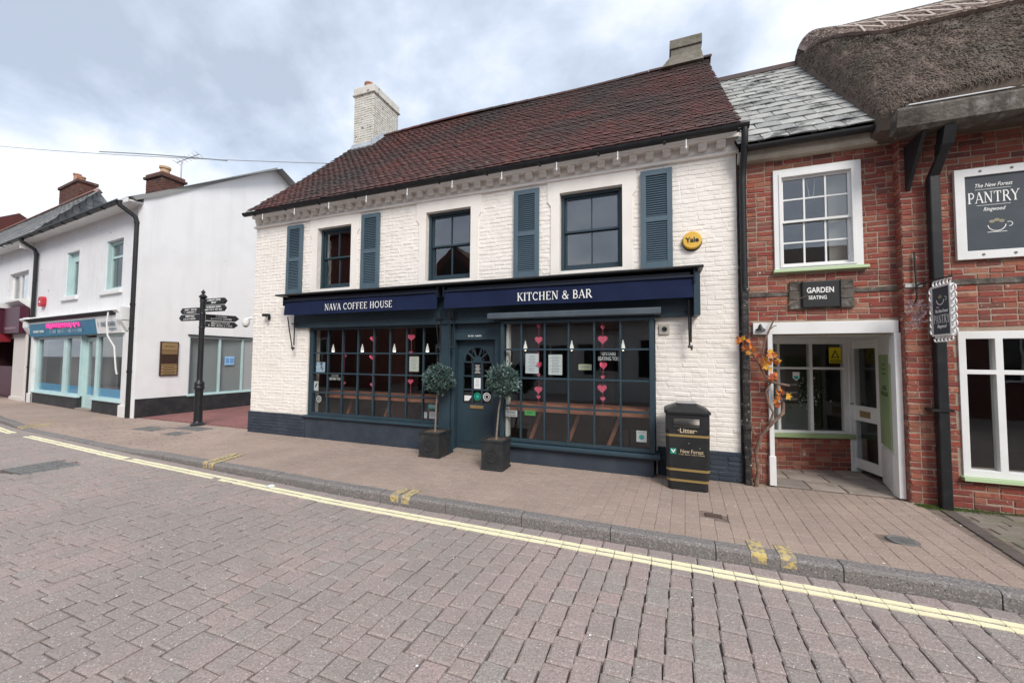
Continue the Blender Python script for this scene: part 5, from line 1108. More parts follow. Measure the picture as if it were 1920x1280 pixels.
dp = MB().hexa([(2.945, -.25, -.0), (3.04, -.25, 0), (3.04, -.16, 0), (2.945, -.16, 0)], [(2.945, -.25, 3.8), (3.04, -.25, 3.8), (3.04, -.16, 3.8), (2.945, -.16, 3.8)]).hexa([(2.945, -.25, 3.8), (3.04, -.25, 3.8), (3.04, -.16, 3.8), (2.945, -.16, 3.8)], [(2.95, -.48, 4.06), (3.035, -.48, 4.06), (3.035, -.36, 3.99), (2.95, -.36, 3.99)]).build('downpipe', BLACK, th, bevel=.01)
MB().box(2.88, 3.07, -.265, -.13, 1.09, 1.12).build('pipe_clip', BLACK, dp)
for x in (2.78, 4.3, 5.8): MB().hexa([(x, -.15, 3.70), (x+.035, -.15, 3.70), (x+.035, -.125, 3.70), (x, -.125, 3.70)], [(x, -.50, 4.24), (x+.035, -.50, 4.24), (x+.035, -.125, 4.24), (x, -.125, 4.24)]).build('gutter_bracket', TIMBER if x > 3 else BLACK, th)
MB().tube([(2.83, -.15, 2.95), (2.83, -.17, 2.4), (2.80, -.16, 2.3)], .011, 6).build('cable_conduit', BLACK, th)

# ------------------------------------------------------------------ signs and plants on the brick fronts
t_ = thing('pantry_board', 'dark board with white frame lettered PANTRY high on the brick wall', 'sign', (3.6, TY, 2.8))
MB().wall(3.20, 4.55, 2.815, 3.86, TY-.05, TY-.01, [(3.29, 4.46, 2.91, 3.77)]).build('frame', WHITE, t_, bevel=.004)
boxo('panel', CHALK, t_, 3.285, 4.465, TY-.03, TY-.012, 2.905, 3.775)
for x in (3.42, 3.68, 3.94): 
    for z in (2.862, 3.818): MB().disc((x, z), .014, TY-.054, 10, y1=TY-.049).build('screw_head', IRON, t_)
serif('PANTRY', .125, LETTER, t_, 3.315, TY-.032, 3.455, .43)
text('The New Forest', .062, LETTER, t_, (3.53, TY-.033, 3.635), shear=.35, sx_=.75, depth=.0006); text('Ringwood', .058, LETTER, t_, (3.53, TY-.033, 3.36), shear=.35, sx_=.75, depth=.0006)
MB().box(3.38, 3.68, TY-.0325, TY-.031, 3.608, 3.612).box(3.39, 3.67, TY-.0325, TY-.031, 3.425, 3.429).ring((3.55, 3.20), .070, .078, TY-.0325, TY-.031, 14, 185, 355).ring((3.652, 3.195), .022, .028, TY-.0325, TY-.031, 10, -100, 130).box(3.47, 3.63, TY-.0326, TY-.031, 3.112, 3.118).build('cup_emblem', LETTER, t_)
MB().disc((3.51, 3.235), .025, TY-.0325, 10, .018, y1=TY-.031).disc((3.55, 3.25), .025, TY-.0325, 10, .018, y1=TY-.031).disc((3.59, 3.235), .025, TY-.0325, 10, .018, y1=TY-.031).build('bean_emblem', mat('tan_print', (.30, .27, .18), .6), t_)
t_ = thing('garden_sign', 'black board lettered GARDEN SEATING on weathered planks above the doorway', 'sign', (1.95, -.03, 2.33))
for k in range(3): z = 2.33+k*.122; boxo('plank', TIMBER, t_, 1.60+.005*k, 2.295-.004*k, -.035, -.012, z, z+.116)
boxo('board', INK, t_, 1.735, 2.155, -.055, -.036, 2.345, 2.675)
text('GARDEN', .098, LETTER, t_, (1.935, -.057, 2.53), sx_=.74, bold=.02); text('SEATING', .066, LETTER, t_, (1.905, -.057, 2.445), sx_=.74, bold=.015)
for x in (1.745, 2.145): MB().tube([(x, -.06, 2.26), (x, -.06, 2.69)], .006, 5).build('strap', BLACK, t_)
# hanging sign in a scrolled frame
HM = frame_at(2.965, -.32, R(68)); hx = -.36
t_ = thing('hanging_sign', 'black hanging sign lettered PANTRY in white scrolled iron frame', 'sign', (2.95, -.4, 1.9))
HA, HB, HZ0, HZ1 = .04, .31, 1.95, 2.46
HMd = frame_at(2.86, -.37, R(-90))
MB(HMd).box(HA, HB, -.012, .012, HZ0, HZ1).build('panel', CHALK, t_); MB(HMd).wall(HA-.02, HB+.02, HZ0-.02, HZ1+.02, -.018, .018, [(HA, HB, HZ0, HZ1)]).build('inner_frame', WHITE, t_)
mb = MB(HMd)
def scroll(cx_, cz_, r_, st):
    pts = [(cx_+r_*(1-k/16*.75)*math.cos(st+k*.5), 0, cz_+r_*(1-k/16*.75)*math.sin(st+k*.5)) for k in range(13)]; mb.tube(pts, .007, 5)
for k in range(5):
    x = HA+.02+(HB-HA-.04)*k/4; scroll(x, HZ1+.045, .042, .5); scroll(x, HZ0-.045, .042, 3.2)
for k in range(7):
    z = HZ0+.03+(HZ1-HZ0-.06)*k/6; scroll(HA-.045, z, .042, 1.5); scroll(HB+.045, z, .042, 4.4)
mb.build('scrolled_frame', WHITE, t_)
serif('PANTRY', .09, LETTER, t_, HA+.012, -.0135, 2.07, .25, M=HMd); text('The New Forest', .05, LETTER, t_, ((HA+HB)/2, -.0135, 2.185), shear=.3, sx_=.6, M=HMd); text('Ringwood', .05, LETTER, t_, ((HA+HB)/2, -.0135, 2.02), shear=.3, sx_=.7, M=HMd)
MB(HMd).ring((.165, 2.33), .055, .063, -.0145, -.013, 14, 185, 355).ring((.245, 2.33), .018, .023, -.0145, -.013, 8, -100, 130).build('cup_emblem', LETTER, t_); MB(HMd).disc((.165, 2.355), .03, -.0145, 10, .02, y1=-.013).build('bean_emblem', MATS['tan_print'], t_)
MB().tube([(2.86, -.13, 2.56), (2.86, -.4, 2.56), (2.86, -.70, 2.55)], .011, 6).build('bracket', BLACK, t_)
t_ = thing('blossom_spray', 'pale pink artificial blossom spray tucked behind the hanging PANTRY sign', 'flowers', (2.80, -.3, 2.0)); q = random.Random(15); mb = MB(); st = MB()
for k in range(9):
    e_ = Vector((2.74+q.uniform(-.10, .12), -.42+q.uniform(-.1, .1), 2.10+q.uniform(-.08, .22))); b_ = Vector((2.86, -.2, 2.30)); st.tube([b_, (b_+e_)/2+Vector((0, 0, .03)), e_], .003, 4)
    for j in range(11):
        p = b_+(e_-b_)*q.uniform(.35, 1.08)+Vector((q.gauss(0, .02), q.gauss(0, .02), q.gauss(0, .02)))
        for a_ in range(3):
            d = Vector((q.gauss(0, 1), q.gauss(0, 1), q.gauss(0, 1))).normalized(); s_ = d.cross(Vector((.3, .5, .8))).normalized(); l_ = q.uniform(.018, .03); mb.add([p, p+d*l_*.5+s_*l_*.5, p+d*l_, p+d*l_*.5-s_*l_*.5], [(0, 1, 2, 3)])
mb.build('blossoms', BLOSSOM, t_); st.build('stems', BARK, t_)
# dry vine trained up the doorway with autumn leaves
t_ = thing('vine_branch', 'dry twisted vine branch with orange artificial maple leaves beside the doorway', 'plant', (1.20, -.08, 0))
MB().tube([(1.17, -.10, .0), (1.20, -.10, .22), (1.17, -.11, .45), (1.24, -.12, .68), (1.36, -.13, .84), (1.48, -.13, .98), (1.49, -.12, 1.10), (1.42, -.11, 1.25), (1.40, -.11, 1.38)], [.030, .022, .024, .022, .019, .023, .016, .017, .012], 8).build('stem', VINE, t_, smooth=True)
MB().tube([(1.33, -.13, .82), (1.37, -.14, .98), (1.32, -.13, 1.10), (1.30, -.12, 1.25), (1.35, -.12, 1.36), (1.27, -.12, 1.50), (1.20, -.12, 1.66), (1.10, -.12, 1.80), (1.03, -.12, 1.92)], [.017, .013, .016, .012, .014, .010, .010, .007, .004], 7).build('stem', VINE, t_, smooth=True)
MB().tube([(1.29, -.12, 1.40), (1.40, -.15, 1.36), (1.55, -.16, 1.33)], [.014, .018, .014], 6).build('stem', VINE, t_, smooth=True)
MB().tube([(1.27, -.12, 1.75), (1.31, -.11, 1.95), (1.38, -.11, 2.12), (1.44, -.10, 2.28), (1.60, -.09, 2.40), (1.80, -.08, 2.50)], [.012, .012, .010, .008, .006, .003], 6).build('stem', VINE, t_, smooth=True)
MB().tube([(1.36, -.12, 2.06), (1.40, -.12, 2.10), (1.43, -.13, 2.11)], .006, 5).build('stem', VINE, t_); MB().tube([(1.17, -.12, .67), (1.13, -.12, .74), (1.17, -.12, .78)], [.014, .012, .008], 6).build('stem', VINE, t_)
mp = []
for a_, r_ in ((90, 1), (74, .52), (60, .55), (40, .92), (22, .50), (5, .52), (-20, .72), (-45, .35), (-90, .22), (-135, .35), (-160, .72), (175, .52), (158, .50), (140, .92), (120, .55), (106, .52)): mp.append((r_*math.cos(R(a_)), r_*math.sin(R(a_))))
lm = bpy.data.meshes.new('leaf'); vs = [(0, -.06, -.1)]+[(x, -.22*abs(x)+.05*math.sin(7*x+z*5), z) for x, z in mp]+[(0, -.05, -.5)]
lm.from_pydata(vs, [], [(0, i, i % 16+1) for i in range(1, 17)]); lm.update(); lm.materials.append(LEAFO); q = random.Random(44)
for (x, z) in [(1.02, 1.93), (1.05, 1.95), (1.00, 1.90), (1.09, 1.90), (1.12, 1.84), (1.06, 1.80), (1.10, 1.76), (1.15, 1.80), (1.34, 1.76), (1.38, 1.72), (1.36, 1.67), (1.32, 1.71), (1.27, 1.64), (1.33, 1.60), (1.40, 1.62), (1.30, 1.57), (1.35, 1.54), (1.36, 1.44), (1.39, 1.42), (1.34, 1.40), (1.44, 1.28), (1.42, 1.25), (1.52, 1.20), (1.43, 1.08), (1.41, 1.12), (1.22, 1.70), (1.17, 1.73), (1.25, 1.60), (1.44, 1.66), (1.30, 1.66), (1.39, 1.47), (1.42, 1.17), (1.46, 1.24), (.99, 1.95), (1.07, 1.86)]:
    o = bpy.data.objects.new('leaf', lm); COL.objects.link(o); o.parent = t_; o.matrix_parent_inverse = BASE[t_.name].inverted(); s_ = q.uniform(.05, .075)
    o.matrix_basis = trs((x, -.16+q.uniform(-.03, .03), z), (s_, s_, s_), Matrix.Rotation(q.uniform(-.6, .6), 4, 'Z') @ Matrix.Rotation(q.uniform(-2.6, 2.6), 4, 'Y') @ Matrix.Rotation(q.uniform(-.5, .5), 4, 'X'))
# moss along the foot of the walls, specks of litter
mb = MB(); q = random.Random(66)
for k in range(2600):
    if q.random() < .8: x = q.choice((q.gauss(2.82, .07), q.gauss(3.2, .16), q.gauss(2.95, .1))); y = TY-.03-abs(q.gauss(0, .05))
    else: x = q.uniform(2.75, 4.2); y = TY-.02-abs(q.gauss(0, .02))
    if x < 2.74: continue
    s_ = q.uniform(.008, .022); a_ = q.uniform(0, 6.3); mb.add([(x, y, .0), (x+s_*.3*math.cos(a_), y+s_*.3*math.sin(a_), 0), (x+q.gauss(0, .008), y+q.gauss(0, .008), s_*1.3)], [(0, 1, 2)])
o = mb.build('moss', MOSS); tag(o, 'green moss and weeds along the foot of the brick wall by the black downpipe', 'moss', kind='stuff')
mb = MB(); q = random.Random(67)
for k in range(140):
    x = q.uniform(-8, 3); y = q.choice((q.uniform(-2, 0), q.uniform(-5.5, -2.4))); z = (pavez(x, y) if y > -2 else rz(x))+.004; s_ = q.uniform(.004, .011); a_ = q.uniform(0, 3); c, s2 = math.cos(a_)*s_, math.sin(a_)*s_
    mb.add([(x-c, y-s2, z), (x+s2, y-c, z+.002), (x+c, y+s2, z), (x-s2, y+c, z+.001)], [(0, 1, 2, 3)])
o = mb.build('litter_specks', PAPER); tag(o, 'scattered pale specks and scraps on pavement and setts', 'litter', kind='stuff')
o = MB().hexa([(-4.98, -2.30, -.088), (-4.88, -2.33, -.088), (-4.86, -2.24, -.088), (-4.95, -2.22, -.088)], [(-4.98, -2.30, -.083), (-4.88, -2.33, -.07), (-4.86, -2.24, -.085), (-4.95, -2.22, -.078)]).build('paper_scrap', PAPER); tag(o, 'crumpled white paper scrap lying on the yellow lines near the kerb', 'litter')

# ------------------------------------------------------------------ white shop building across the alley
LA = R(-5.5); LM = frame_at(-13.08, .1, LA)
ws = thing('white_shop_building', 'white painted building with aqua framed empty shopfront beyond the alley', 'building', (-16.5, .3, 0))
wwin = [(-2.26, -1.15, 3.58, 5.02), (-5.26, -4.24, 3.58, 5.02)]; LS = (-7.5, -.55, -.1, 2.28)
fw = MB(LM).wall(-8.4, 0, 0, 6.02, 0, .25, wwin+[LS]).build('wall', WHITEB, ws)
# side wall with gable and the alley window
sw_ops = [(1.32, 5.2, .50, 2.26)]; SM = frame_at(-13.045, .1, math.pi/2)
MB(SM).wall(-.035, 7.6, 0, 6.05, 0, .25, [(o_[0]-.1, o_[1]-.1, o_[2], o_[3]) for o_ in sw_ops]).build('side_wall', WHITER, ws)
MB(SM).prism([(.0, 6.05), (7.6, 6.05), (3.77, 8.46)], 0, .25).build('gable', WHITER, ws)
MB(SM).box(-.02, 7.6, -.025, -.001, 0, .50).build('plinth', BLACKR, ws)
aw = thing('alley_window', None, None, (-13.06, 2.5, .5), parent=ws)
for i, (a, b) in enumerate(((1.24, 2.06), (2.12, 2.78), (2.84, 3.7), (3.76, 5.08))):
    MB(SM).box(a, b, .06, .063, .54, 2.2).build('pane', GLASS, aw)
MB(SM).wall(1.20, 5.12, .48, 2.26, .02, .09, [(1.25, 2.06, .54, 2.2), (2.12, 2.78, .54, 2.2), (2.84, 3.7, .54, 2.2), (3.76, 5.06, .54, 2.2)]).box(1.18, 5.14, -.04, .1, .47, .505).build('frame', AQUA, aw, bevel=.003)
MB(SM).box(1.16, 5.2, -.05, -.002, 2.262, 2.30).build('lintel', BLACKR, aw)
MB(SM).box(1.1, 5.2, .5, .52, .2, 2.3).build('grey_screen', GREYSCR, ws)
t_ = thing('blue_notice', 'pale blue paper notice in the alley side window', 'notice', (-13.0, 2.4, 1.35)); MB(SM).box(2.26, 2.56, .045, .05, 1.38, 1.66).build('sheet', mat('pale_blue_paper', (.33, .55, .82), .6), t_); MB(SM).box(2.29, 2.40, .042, .0445, 1.44, 1.60).box(2.43, 2.54, .042, .0445, 1.44, 1.60).build('print', mat('blue_print', (.15, .33, .62), .6), t_)
t_ = thing('directory_board', 'dark wooden directory board with gold plates on the white side wall', 'sign', (-13.0, .9, 1.1)); MB(SM).box(.48, .92, -.04, -.002, 1.10, 2.06).build('board', DWOOD, t_, bevel=.006)
for z0, z1 in ((1.82, 2.03), (1.76, 1.80), (1.71, 1.745), (1.40, 1.43), (1.30, 1.385), (1.21, 1.285), (1.13, 1.195)):
    MB(SM).box(.51, .89, -.045, -.0405, z0, z1).build('plate', BRASS, t_)
    if z1-z0 > .05: MB(SM).box(.57, .83, -.0465, -.0452, (z0+z1)/2-.008, (z0+z1)/2+.008).build('print', DWOOD, t_)
# roof, eaves, gutters
MB(LM).add([(-8.6, -.36, 5.84), (.03, -.36, 5.84), (.03, 3.75, 8.44), (-8.6, 3.75, 8.44)], [(0, 1, 2, 3)]).add([(-8.6, 3.75, 8.44), (.03, 3.75, 8.44), (.03, 7.9, 5.9), (-8.6, 7.9, 5.9)], [(0, 1, 2, 3)]).build('roof', DSLATE, ws)
MB(LM).box(-8.4, .0, -.34, -.001, 5.76, 5.80).box(-8.4, .02, -.36, -.34, 5.72, 5.83).build('soffit', WHITE, ws)
MB(SM).prism([(-.22, 5.80), (.25, 6.06), (3.77, 8.47), (7.7, 6.0), (7.7, 6.07), (3.77, 8.55), (.1, 6.12), (-.3, 5.87)], -.04, .24).build('verge', mat('grey_verge', (.3, .3, .29), .8), ws)
def gutter(parent, x0, x1, y, z, M):
    pr = [(y+.055*math.cos(math.pi+math.pi*k/6), z+.06*math.sin(math.pi+math.pi*k/6)) for k in range(7)]; pi_ = [(y+.045*math.cos(2*math.pi-math.pi*k/6), z+.05*math.sin(2*math.pi-math.pi*k/6)) for k in range(7)]
    g_ = MB(M).prismx(pr+pi_, x0, x1).build('gutter', BLACK, parent)
    x = x0+.4
    while x < x1: MB(M).box(x, x+.03, y-.06, y+.08, z-.085, z-.06).build('gutter_bracket', BLACK, g_); x += .95
gutter(ws, -8.4, -.25, -.42, 5.80, LM)
def pipe(parent, x, z0, ztop, yg, M, r_=.045):
    o = MB(M).tube([(x, yg, ztop), (x, yg+.02, ztop-.12), (x+.12, -.12, ztop-.36), (x+.14, -.08, ztop-.5), (x+.14, -.08, z0)], r_, 8).build('downpipe', BLACK, parent, smooth=True)
    for z in (ztop-.55, 3.0, 2.35, 1.2): MB(M).tube([(x+.14, -.08, z), (x+.14, -.08, z+.06)], r_+.013, 8).build('pipe_collar', BLACK, o)
pipe(ws, -.30, .0, 5.78, -.42, LM, .055); pipe(ws, -7.95, .0, 5.78, -.42, LM, .055)
for (a, b, c, d) in wwin:
    w_ = thing('upper_window', None, None, tuple(LM @ Vector(((a+b)/2, 0, c))), parent=ws); y = .12
    MB(LM).wall(a, b, c, d, y, y+.06, [(a+.08, b-.08, c+.08, d-.50), (a+.08, b-.08, d-.44, d-.10)] if b > -2 else [(a+.25, b-.06, c+.06, d-.30)]).build('frame', AQUA, w_, bevel=.004)
    MB(LM).box(a+.02, b-.02, .10, .119, d-.08, d-.02).box(a, a+.06, .03, .119, c, d).build('trim', AQUA, w_)
    MB(LM).box(a+.05, b-.05, y+.03, y+.033, c+.05, d-.05).build('pane', GLASS, w_)
    MB(LM).box(a-.22, b+.1, -.07, -.001, c-.15, c-.04).build('sill', WHITE, w_, bevel=.006)
open_room('upper_room', mat('pale_interior', (.4, .4, .38), .9), ws, -8, -.3, .27, 2.5, 3.2, 5.6, M=LM)
# shopfront: cornice, fascia sign, pilasters, windows, door
MB(LM).prismx([(0, 2.98), (-.30, 2.93), (-.32, 2.88), (-.26, 2.82), (-.20, 2.80), (-.20, 2.71), (0, 2.70)], -8.1, -.42).build('shop_cornice', WHITE, ws)
MB(LM).prismx([(-.205, 2.79), (-.33, 2.865), (-.33, 2.855), (-.205, 2.77)], -7.6, -.7).build('blind_slot', INK, ws)
sg = thing('shop_sign', None, None, tuple(LM @ Vector((-4, -.2, 2.27))), parent=ws)
MB(LM).hexa([(-7.55, -.16, 2.28), (-2.05, -.16, 2.28), (-2.05, -.02, 2.28), (-7.55, -.02, 2.28)], [(-7.55, -.22, 2.705), (-2.05, -.22, 2.705), (-2.05, -.02, 2.705), (-7.55, -.02, 2.705)]).build('blue_face', SIGNB, sg)
MB(LM).hexa([(-2.05, -.161, 2.28), (-.50, -.161, 2.28), (-.50, -.02, 2.28), (-2.05, -.02, 2.28)], [(-2.05, -.221, 2.705), (-.50, -.221, 2.705), (-.50, -.02, 2.705), (-2.05, -.02, 2.705)]).build('white_face', WHITE, sg)
GM_ = LM @ Matrix.Translation((0, -.195, 2.49)) @ Matrix.Rotation(R(8), 4, 'X')
mb = MB(GM_); q = random.Random(12)
for k in range(16): x = -5.75+k*.17; mb.tube([(x, -.03, q.uniform(.02, .08)), (x+.04, -.03, .19-.002*k), (x+.11, -.03, q.uniform(-.0, .1))], .016, 5)
mb.build('pink_lettering', PINKGLOW, sg)
marks(1.0, .09, LETTER, sg, (-6.6, -.012, -.08), M=GM_, seed=3); marks(2.6, .13, mat('pale_blue_print', (.35, .5, .62), .6), sg, (-4.3, -.012, -.13), M=GM_, seed=4); marks(1.15, .15, mat('slate_blue_print', (.12, .17, .22), .6), sg, (-1.3, -.012, -.02), M=GM_, seed=5); marks(.5, .07, MATS['slate_blue_print'], sg, (-.95, -.012, -.13), M=GM_, seed=6)
for a, b in ((-7.95, -7.5), (-.62, -.28)):
    MB(LM).box(a, b, -.09, -.001, 0, 2.30).box(a-.03, b+.03, -.12, -.09, 0, .32).build('pilaster', WHITE, ws, bevel=.008)
    MB(LM).box(a, b, -.26, -.001, 2.62, 2.96).prismx([(-.02, 2.3), (-.10, 2.32), (-.16, 2.42), (-.25, 2.6), (-.25, 2.62), (-.02, 2.62)], a+.02, b-.02).build('console', WHITE, ws)
x = -.95; MB(LM).tube([(x, -.30, 2.85), (x+.02, -.33, 2.55), (x+.02, -.30, 2.2), (x+.16, -.20, 1.9), (x+.2, -.16, 1.3), (x+.22, -.14, 1.15)], .02, 7).build('awning_arm', WHITE, ws, smooth=True)
def pane(x0, x1, y, z0, z1, parent): MB(LM).box(x0, x1, y, y+.003, z0, z1).build('pane', GLASS, parent)
for nm, xa, xb in (('shop_window', -7.5, -3.62), ('shop_window', -2.55, -.55)):
    w_ = thing(nm, None, None, tuple(LM @ Vector(((xa+xb)/2, 0, .4))), parent=ws)
    mulls = [(-5.02, -4.72)] if xa < -5 else []
    hol = [(xa+.30, -5.02, .46, 2.2), (-4.72, xb-.08, .46, 2.2)] if mulls else [(xa+.16, xb-.06, .46, 2.2)]
    MB(LM).wall(xa, xb, .40, 2.28, -.02, .06, hol).build('frame', AQUA, w_, bevel=.004)
    for h_ in hol:
        pane(h_[0], h_[1], .03, h_[2], h_[3], w_); MB(LM).box(h_[0], h_[1], .045, .05, h_[2], h_[2]+.24).build('vinyl_band', BLUEV, w_)
    MB(LM).box(xa-.04, xb+.04, -.10, .0, .36, .40).build('sill', AQUA, w_, bevel=.005)
    MB(LM).box(xa, xb, -.05, .05, 0, .358).build('stall_riser', BLACKR, w_)
dr = thing('shop_door', None, None, tuple(LM @ Vector((-3, .4, 0))), parent=ws)
DMx = LM @ Matrix.Translation((-3.62, .05, 0))
MB(LM).box(-3.66, -3.55, .05, .12, .0, 2.25).box(-2.62, -2.52, .05, .12, 0, 2.25).build('jamb', AQUA, dr)
MB(LM).wall(-3.55, -2.62, .06, 2.2, .09, .13, [(-3.42, -2.74, .45, 2.08)]).box(-3.40, -2.76, .08, .09, .16, .36).build('leaf', AQUA, dr); MB(LM).box(-3.42, -2.74, .105, .108, .45, 2.08).build('pane', GLASS, dr); MB(LM).box(-3.42, -2.74, .112, .116, .45, .72).build('vinyl_band', BLUEV, dr)
MB(LM).box(-3.6, -2.55, -.1, .14, .0, .06).build('door_step', STONE, dr)
MB(LM).box(-7.4, -2.75, .55, .57, .05, 1.62).box(-7.4, -2.75, .75, .77, .05, 2.3).build('grey_screen', GREYSCR, ws)
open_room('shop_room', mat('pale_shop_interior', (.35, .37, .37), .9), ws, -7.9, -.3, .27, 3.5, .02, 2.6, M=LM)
MB(LM).box(-2.2, -1.9, .5, 1.2, .05, 1.9).box(-1.5, -.7, 1.0, 1.4, .05, 1.0).build('display_unit', mat('aqua_unit', (.3, .45, .5), .6), ws)
t_ = thing('alarm_box', 'red alarm box on white wall above the blue shop sign', 'alarm', tuple(LM @ Vector((-7.03, 0, 3.4)))); MB(LM).prism([(-7.22, 3.42), (-7.16, 3.34), (-6.92, 3.34), (-6.86, 3.42), (-6.86, 3.60), (-6.92, 3.68), (-7.16, 3.68), (-7.22, 3.60)], -.12, -.001).build('cover', RED, t_, bevel=.012); MB(LM).box(-7.10, -6.98, -.124, -.1205, 3.47, 3.53).build('label_plate', LETTER, t_)
# dark brick chimney by the gable
cb = MB().box(-14.0, -13.25, .55, 1.10, 5.9, 6.78).build('chimney', DBRICK, ws)
du = [unit_brick(760+i, jit=.004, c=.006) for i in range(6)]
brickwork(cb, DBRICK, -14.0, -13.25, 6.0, 6.75, .55, [], seed=101, nobj=60, units=du); brickwork(cb, DBRICK, 0, .55, 6.0, 6.75, 0, [], M=frame_at(-13.25, .55, math.pi/2), seed=102, nobj=40, units=du)
MB().box(-14.06, -13.19, .49, 1.16, 6.78, 6.85).box(-14.02, -13.23, .53, 1.12, 6.85, 6.93).build('cap', DBRICK, cb, bevel=.01); MB().lathe([(.13, 0), (.115, .04), (.11, .22), (.14, .24), (.14, .30), (.10, .31), (.09, .1)], (-13.62, .80, 6.92), 14).build('chimney_pot', TERRAB, cb, smooth=True)
t_ = thing('television_aerial', 'thin television aerial on mast above the white gable', 'aerial', (-13.6, 1.3, 6.7)); MB().tube([(-13.62, 1.2, 6.6), (-13.6, 1.2, 7.62)], .018, 6).build('mast', ALU, t_); MB().tube([(-13.75, 1.15, 7.55), (-13.15, 1.40, 7.83)], .013, 6).build('boom', ALU, t_)
mb = MB()
for k in range(7): p = Vector((-13.75, 1.15, 7.55)).lerp(Vector((-13.15, 1.40, 7.83)), k/6); mb.tube([p+Vector((.06, -.14, 0)), p-Vector((.06, -.14, 0))], .006, 5)
mb.build('elements', ALU, t_)

# ------------------------------------------------------------------ maroon shop at the left edge and house behind
ms = thing('maroon_shop_building', 'white walled building with maroon shop signs at the left edge', 'building', tuple(LM @ Vector((-12, 0, 0))))
MB(LM).wall(-20, -8.42, 0, 5.8, 0, .25, [(-11.0, -8.85, 3.72, 4.82), (-13.2, -9.75, -.1, 2.3)]).build('wall', WHITEB, ms)
w_ = thing('upper_window', None, None, tuple(LM @ Vector((-10, 0, 3.7))), parent=ms)
MB(LM).wall(-11.0, -8.85, 3.72, 4.82, .12, .18, [(-10.92, -10.2, 3.8, 4.74), (-10.1, -8.95, 3.8, 4.74)]).build('frame', WHITE, w_); MB(LM).box(-10.95, -8.9, .15, .153, 3.78, 4.78).build('pane', GLASS, w_); MB(LM).prismx([(0, 3.72), (-.25, 3.70), (-.25, 3.62), (0, 3.40)], -11.3, -8.6).build('sill', WHITE, w_)
MB(LM).box(-11.0, -8.9, 1.0, 1.02, 3.6, 4.9).build('room_blind', mat('mid_grey_blind', (.3, .29, .28), .9), ms)
MB(LM).box(-20, -10.25, -.38, -.03, 2.45, 3.42).build('sign_fascia', MAROON, ms); MB(LM).box(-10.22, -8.40, -.25, -.03, 2.45, 3.40).build('sign_fascia', MAROON, ms)
MB(LM).box(-20, -10.2, -.42, -.02, 3.42, 3.50).build('sign_cornice', WHITE, ms)
marks(1.2, .12, LETTER, ms, (-11.2, -.382, 2.78), M=LM, seed=7); marks(1.4, .09, mat('mauve_print', (.4, .25, .3), .6), ms, (-9.3, -.252, 2.60), M=LM, seed=8)
MB(LM).box(-20, -10.2, -.36, -.04, 2.15, 2.44).build('blind_box', mat('red_blind', (.25, .01, .02), .6), ms)
MB(LM).box(-9.72, -8.42, -.06, -.001, 0, 2.44).box(-9.75, -8.42, -.10, -.06, 0, .12).build('stone_pilaster', mat('pale_speckled_stone', (.66, .61, .58), .7, noise=(6, (.35, .33, .33), .66, .72)), ms)
open_room('shop_room', mat('dark_maroon_room', (.05, .015, .02), .9), ms, -13.2, -9.7, .1, 3, .02, 2.4, M=LM); MB(LM).box(-13.1, -9.8, .2, .23, .02, 1.2).build('shop_door_panel', MAROON, ms)
# steep slate roof with pink brick ridge and tall chimney
sr = MB(LM).add([(-22, -.35, 5.82), (-8.5, -.35, 5.82), (-8.5, 1.6, 8.38), (-22, 1.6, 8.38)], [(0, 1, 2, 3)]).add([(-8.5, -.35, 5.82), (-8.5, 3.6, 5.82), (-8.5, 1.6, 8.38)], [(0, 1, 2)]).add([(-22, 1.6, 8.38), (-8.5, 1.6, 8.38), (-8.5, 3.6, 5.82), (-22, 3.6, 5.82)], [(0, 1, 2, 3)]).build('roof', DSLATE, ms)
it = []; q = random.Random(111); an = math.atan2(2.56, 1.95); sl2 = math.hypot(2.56, 1.95); nr = 11
for r_ in range(nr):
    x = -21.5-(.22 if r_ % 2 else 0)
    while x < -8.5: it.append(LM @ trs((x+.22, -.36+1.95*r_/nr, 5.83+2.56*r_/nr), (.435, .42, 1), Matrix.Rotation(an-.04, 4, 'X'))); x += .44
pieces(sr, 'slate', 'slates', DSLATE, it, [unit_tile(790+i, .012) for i in range(5)], 200)
it = []; GLM = LM @ frame_at(-8.49, -.35, math.pi/2)
for r_ in range(11):
    z = r_*.233; a = z/2.56*1.95; b = 3.95-z/2.56*2.0; x = a-(.2 if r_ % 2 else 0)
    zt = min(z+.27, 2.5); at, bt = zt/2.56*1.95, 3.95-zt/2.56*2.0
    while x < b:
        l0, l1 = max(x, at), min(x+.40, bt)
        if l1-l0 > .06: it.append(GLM @ trs(((l0+l1)/2, -.012, 5.82+z), (l1-l0-.01, .27, 1), Matrix.Rotation(math.pi/2-.04, 4, 'X')))
        x += .40
pieces(sr, 'hung_slate', 'hung_slates', DSLATE, it, [unit_tile(830+i, .012) for i in range(5)], 100)
MB(LM).prismx([(1.45, 8.33), (1.6, 8.50), (1.75, 8.33)], -22, -8.5).build('ridge_tile', mat('pink_clay_ridge', (.55, .33, .28), .85), sr)
MB(LM).box(-8.5, -8.4, -.33, 0, 5.5, 5.82).box(-20, -8.42, -.33, -.001, 5.74, 5.78).build('soffit', WHITE, ms); gutter(ms, -21, -8.42, -.42, 5.80, LM)
ca = MB(LM).box(-12.5, -10.4, 1.55, 2.1, 7.2, 9.1).build('chimney', DBRICK, ms)
brickwork(ca, DBRICK, -12.5, -10.4, 8.4, 9.2, 1.55, [], M=LM, seed=103, nobj=80, units=du); brickwork(ca, DBRICK, 0, .55, 8.4, 9.2, 0, [], M=LM @ frame_at(-10.4, 1.55, math.pi/2), seed=104, nobj=40, units=du)
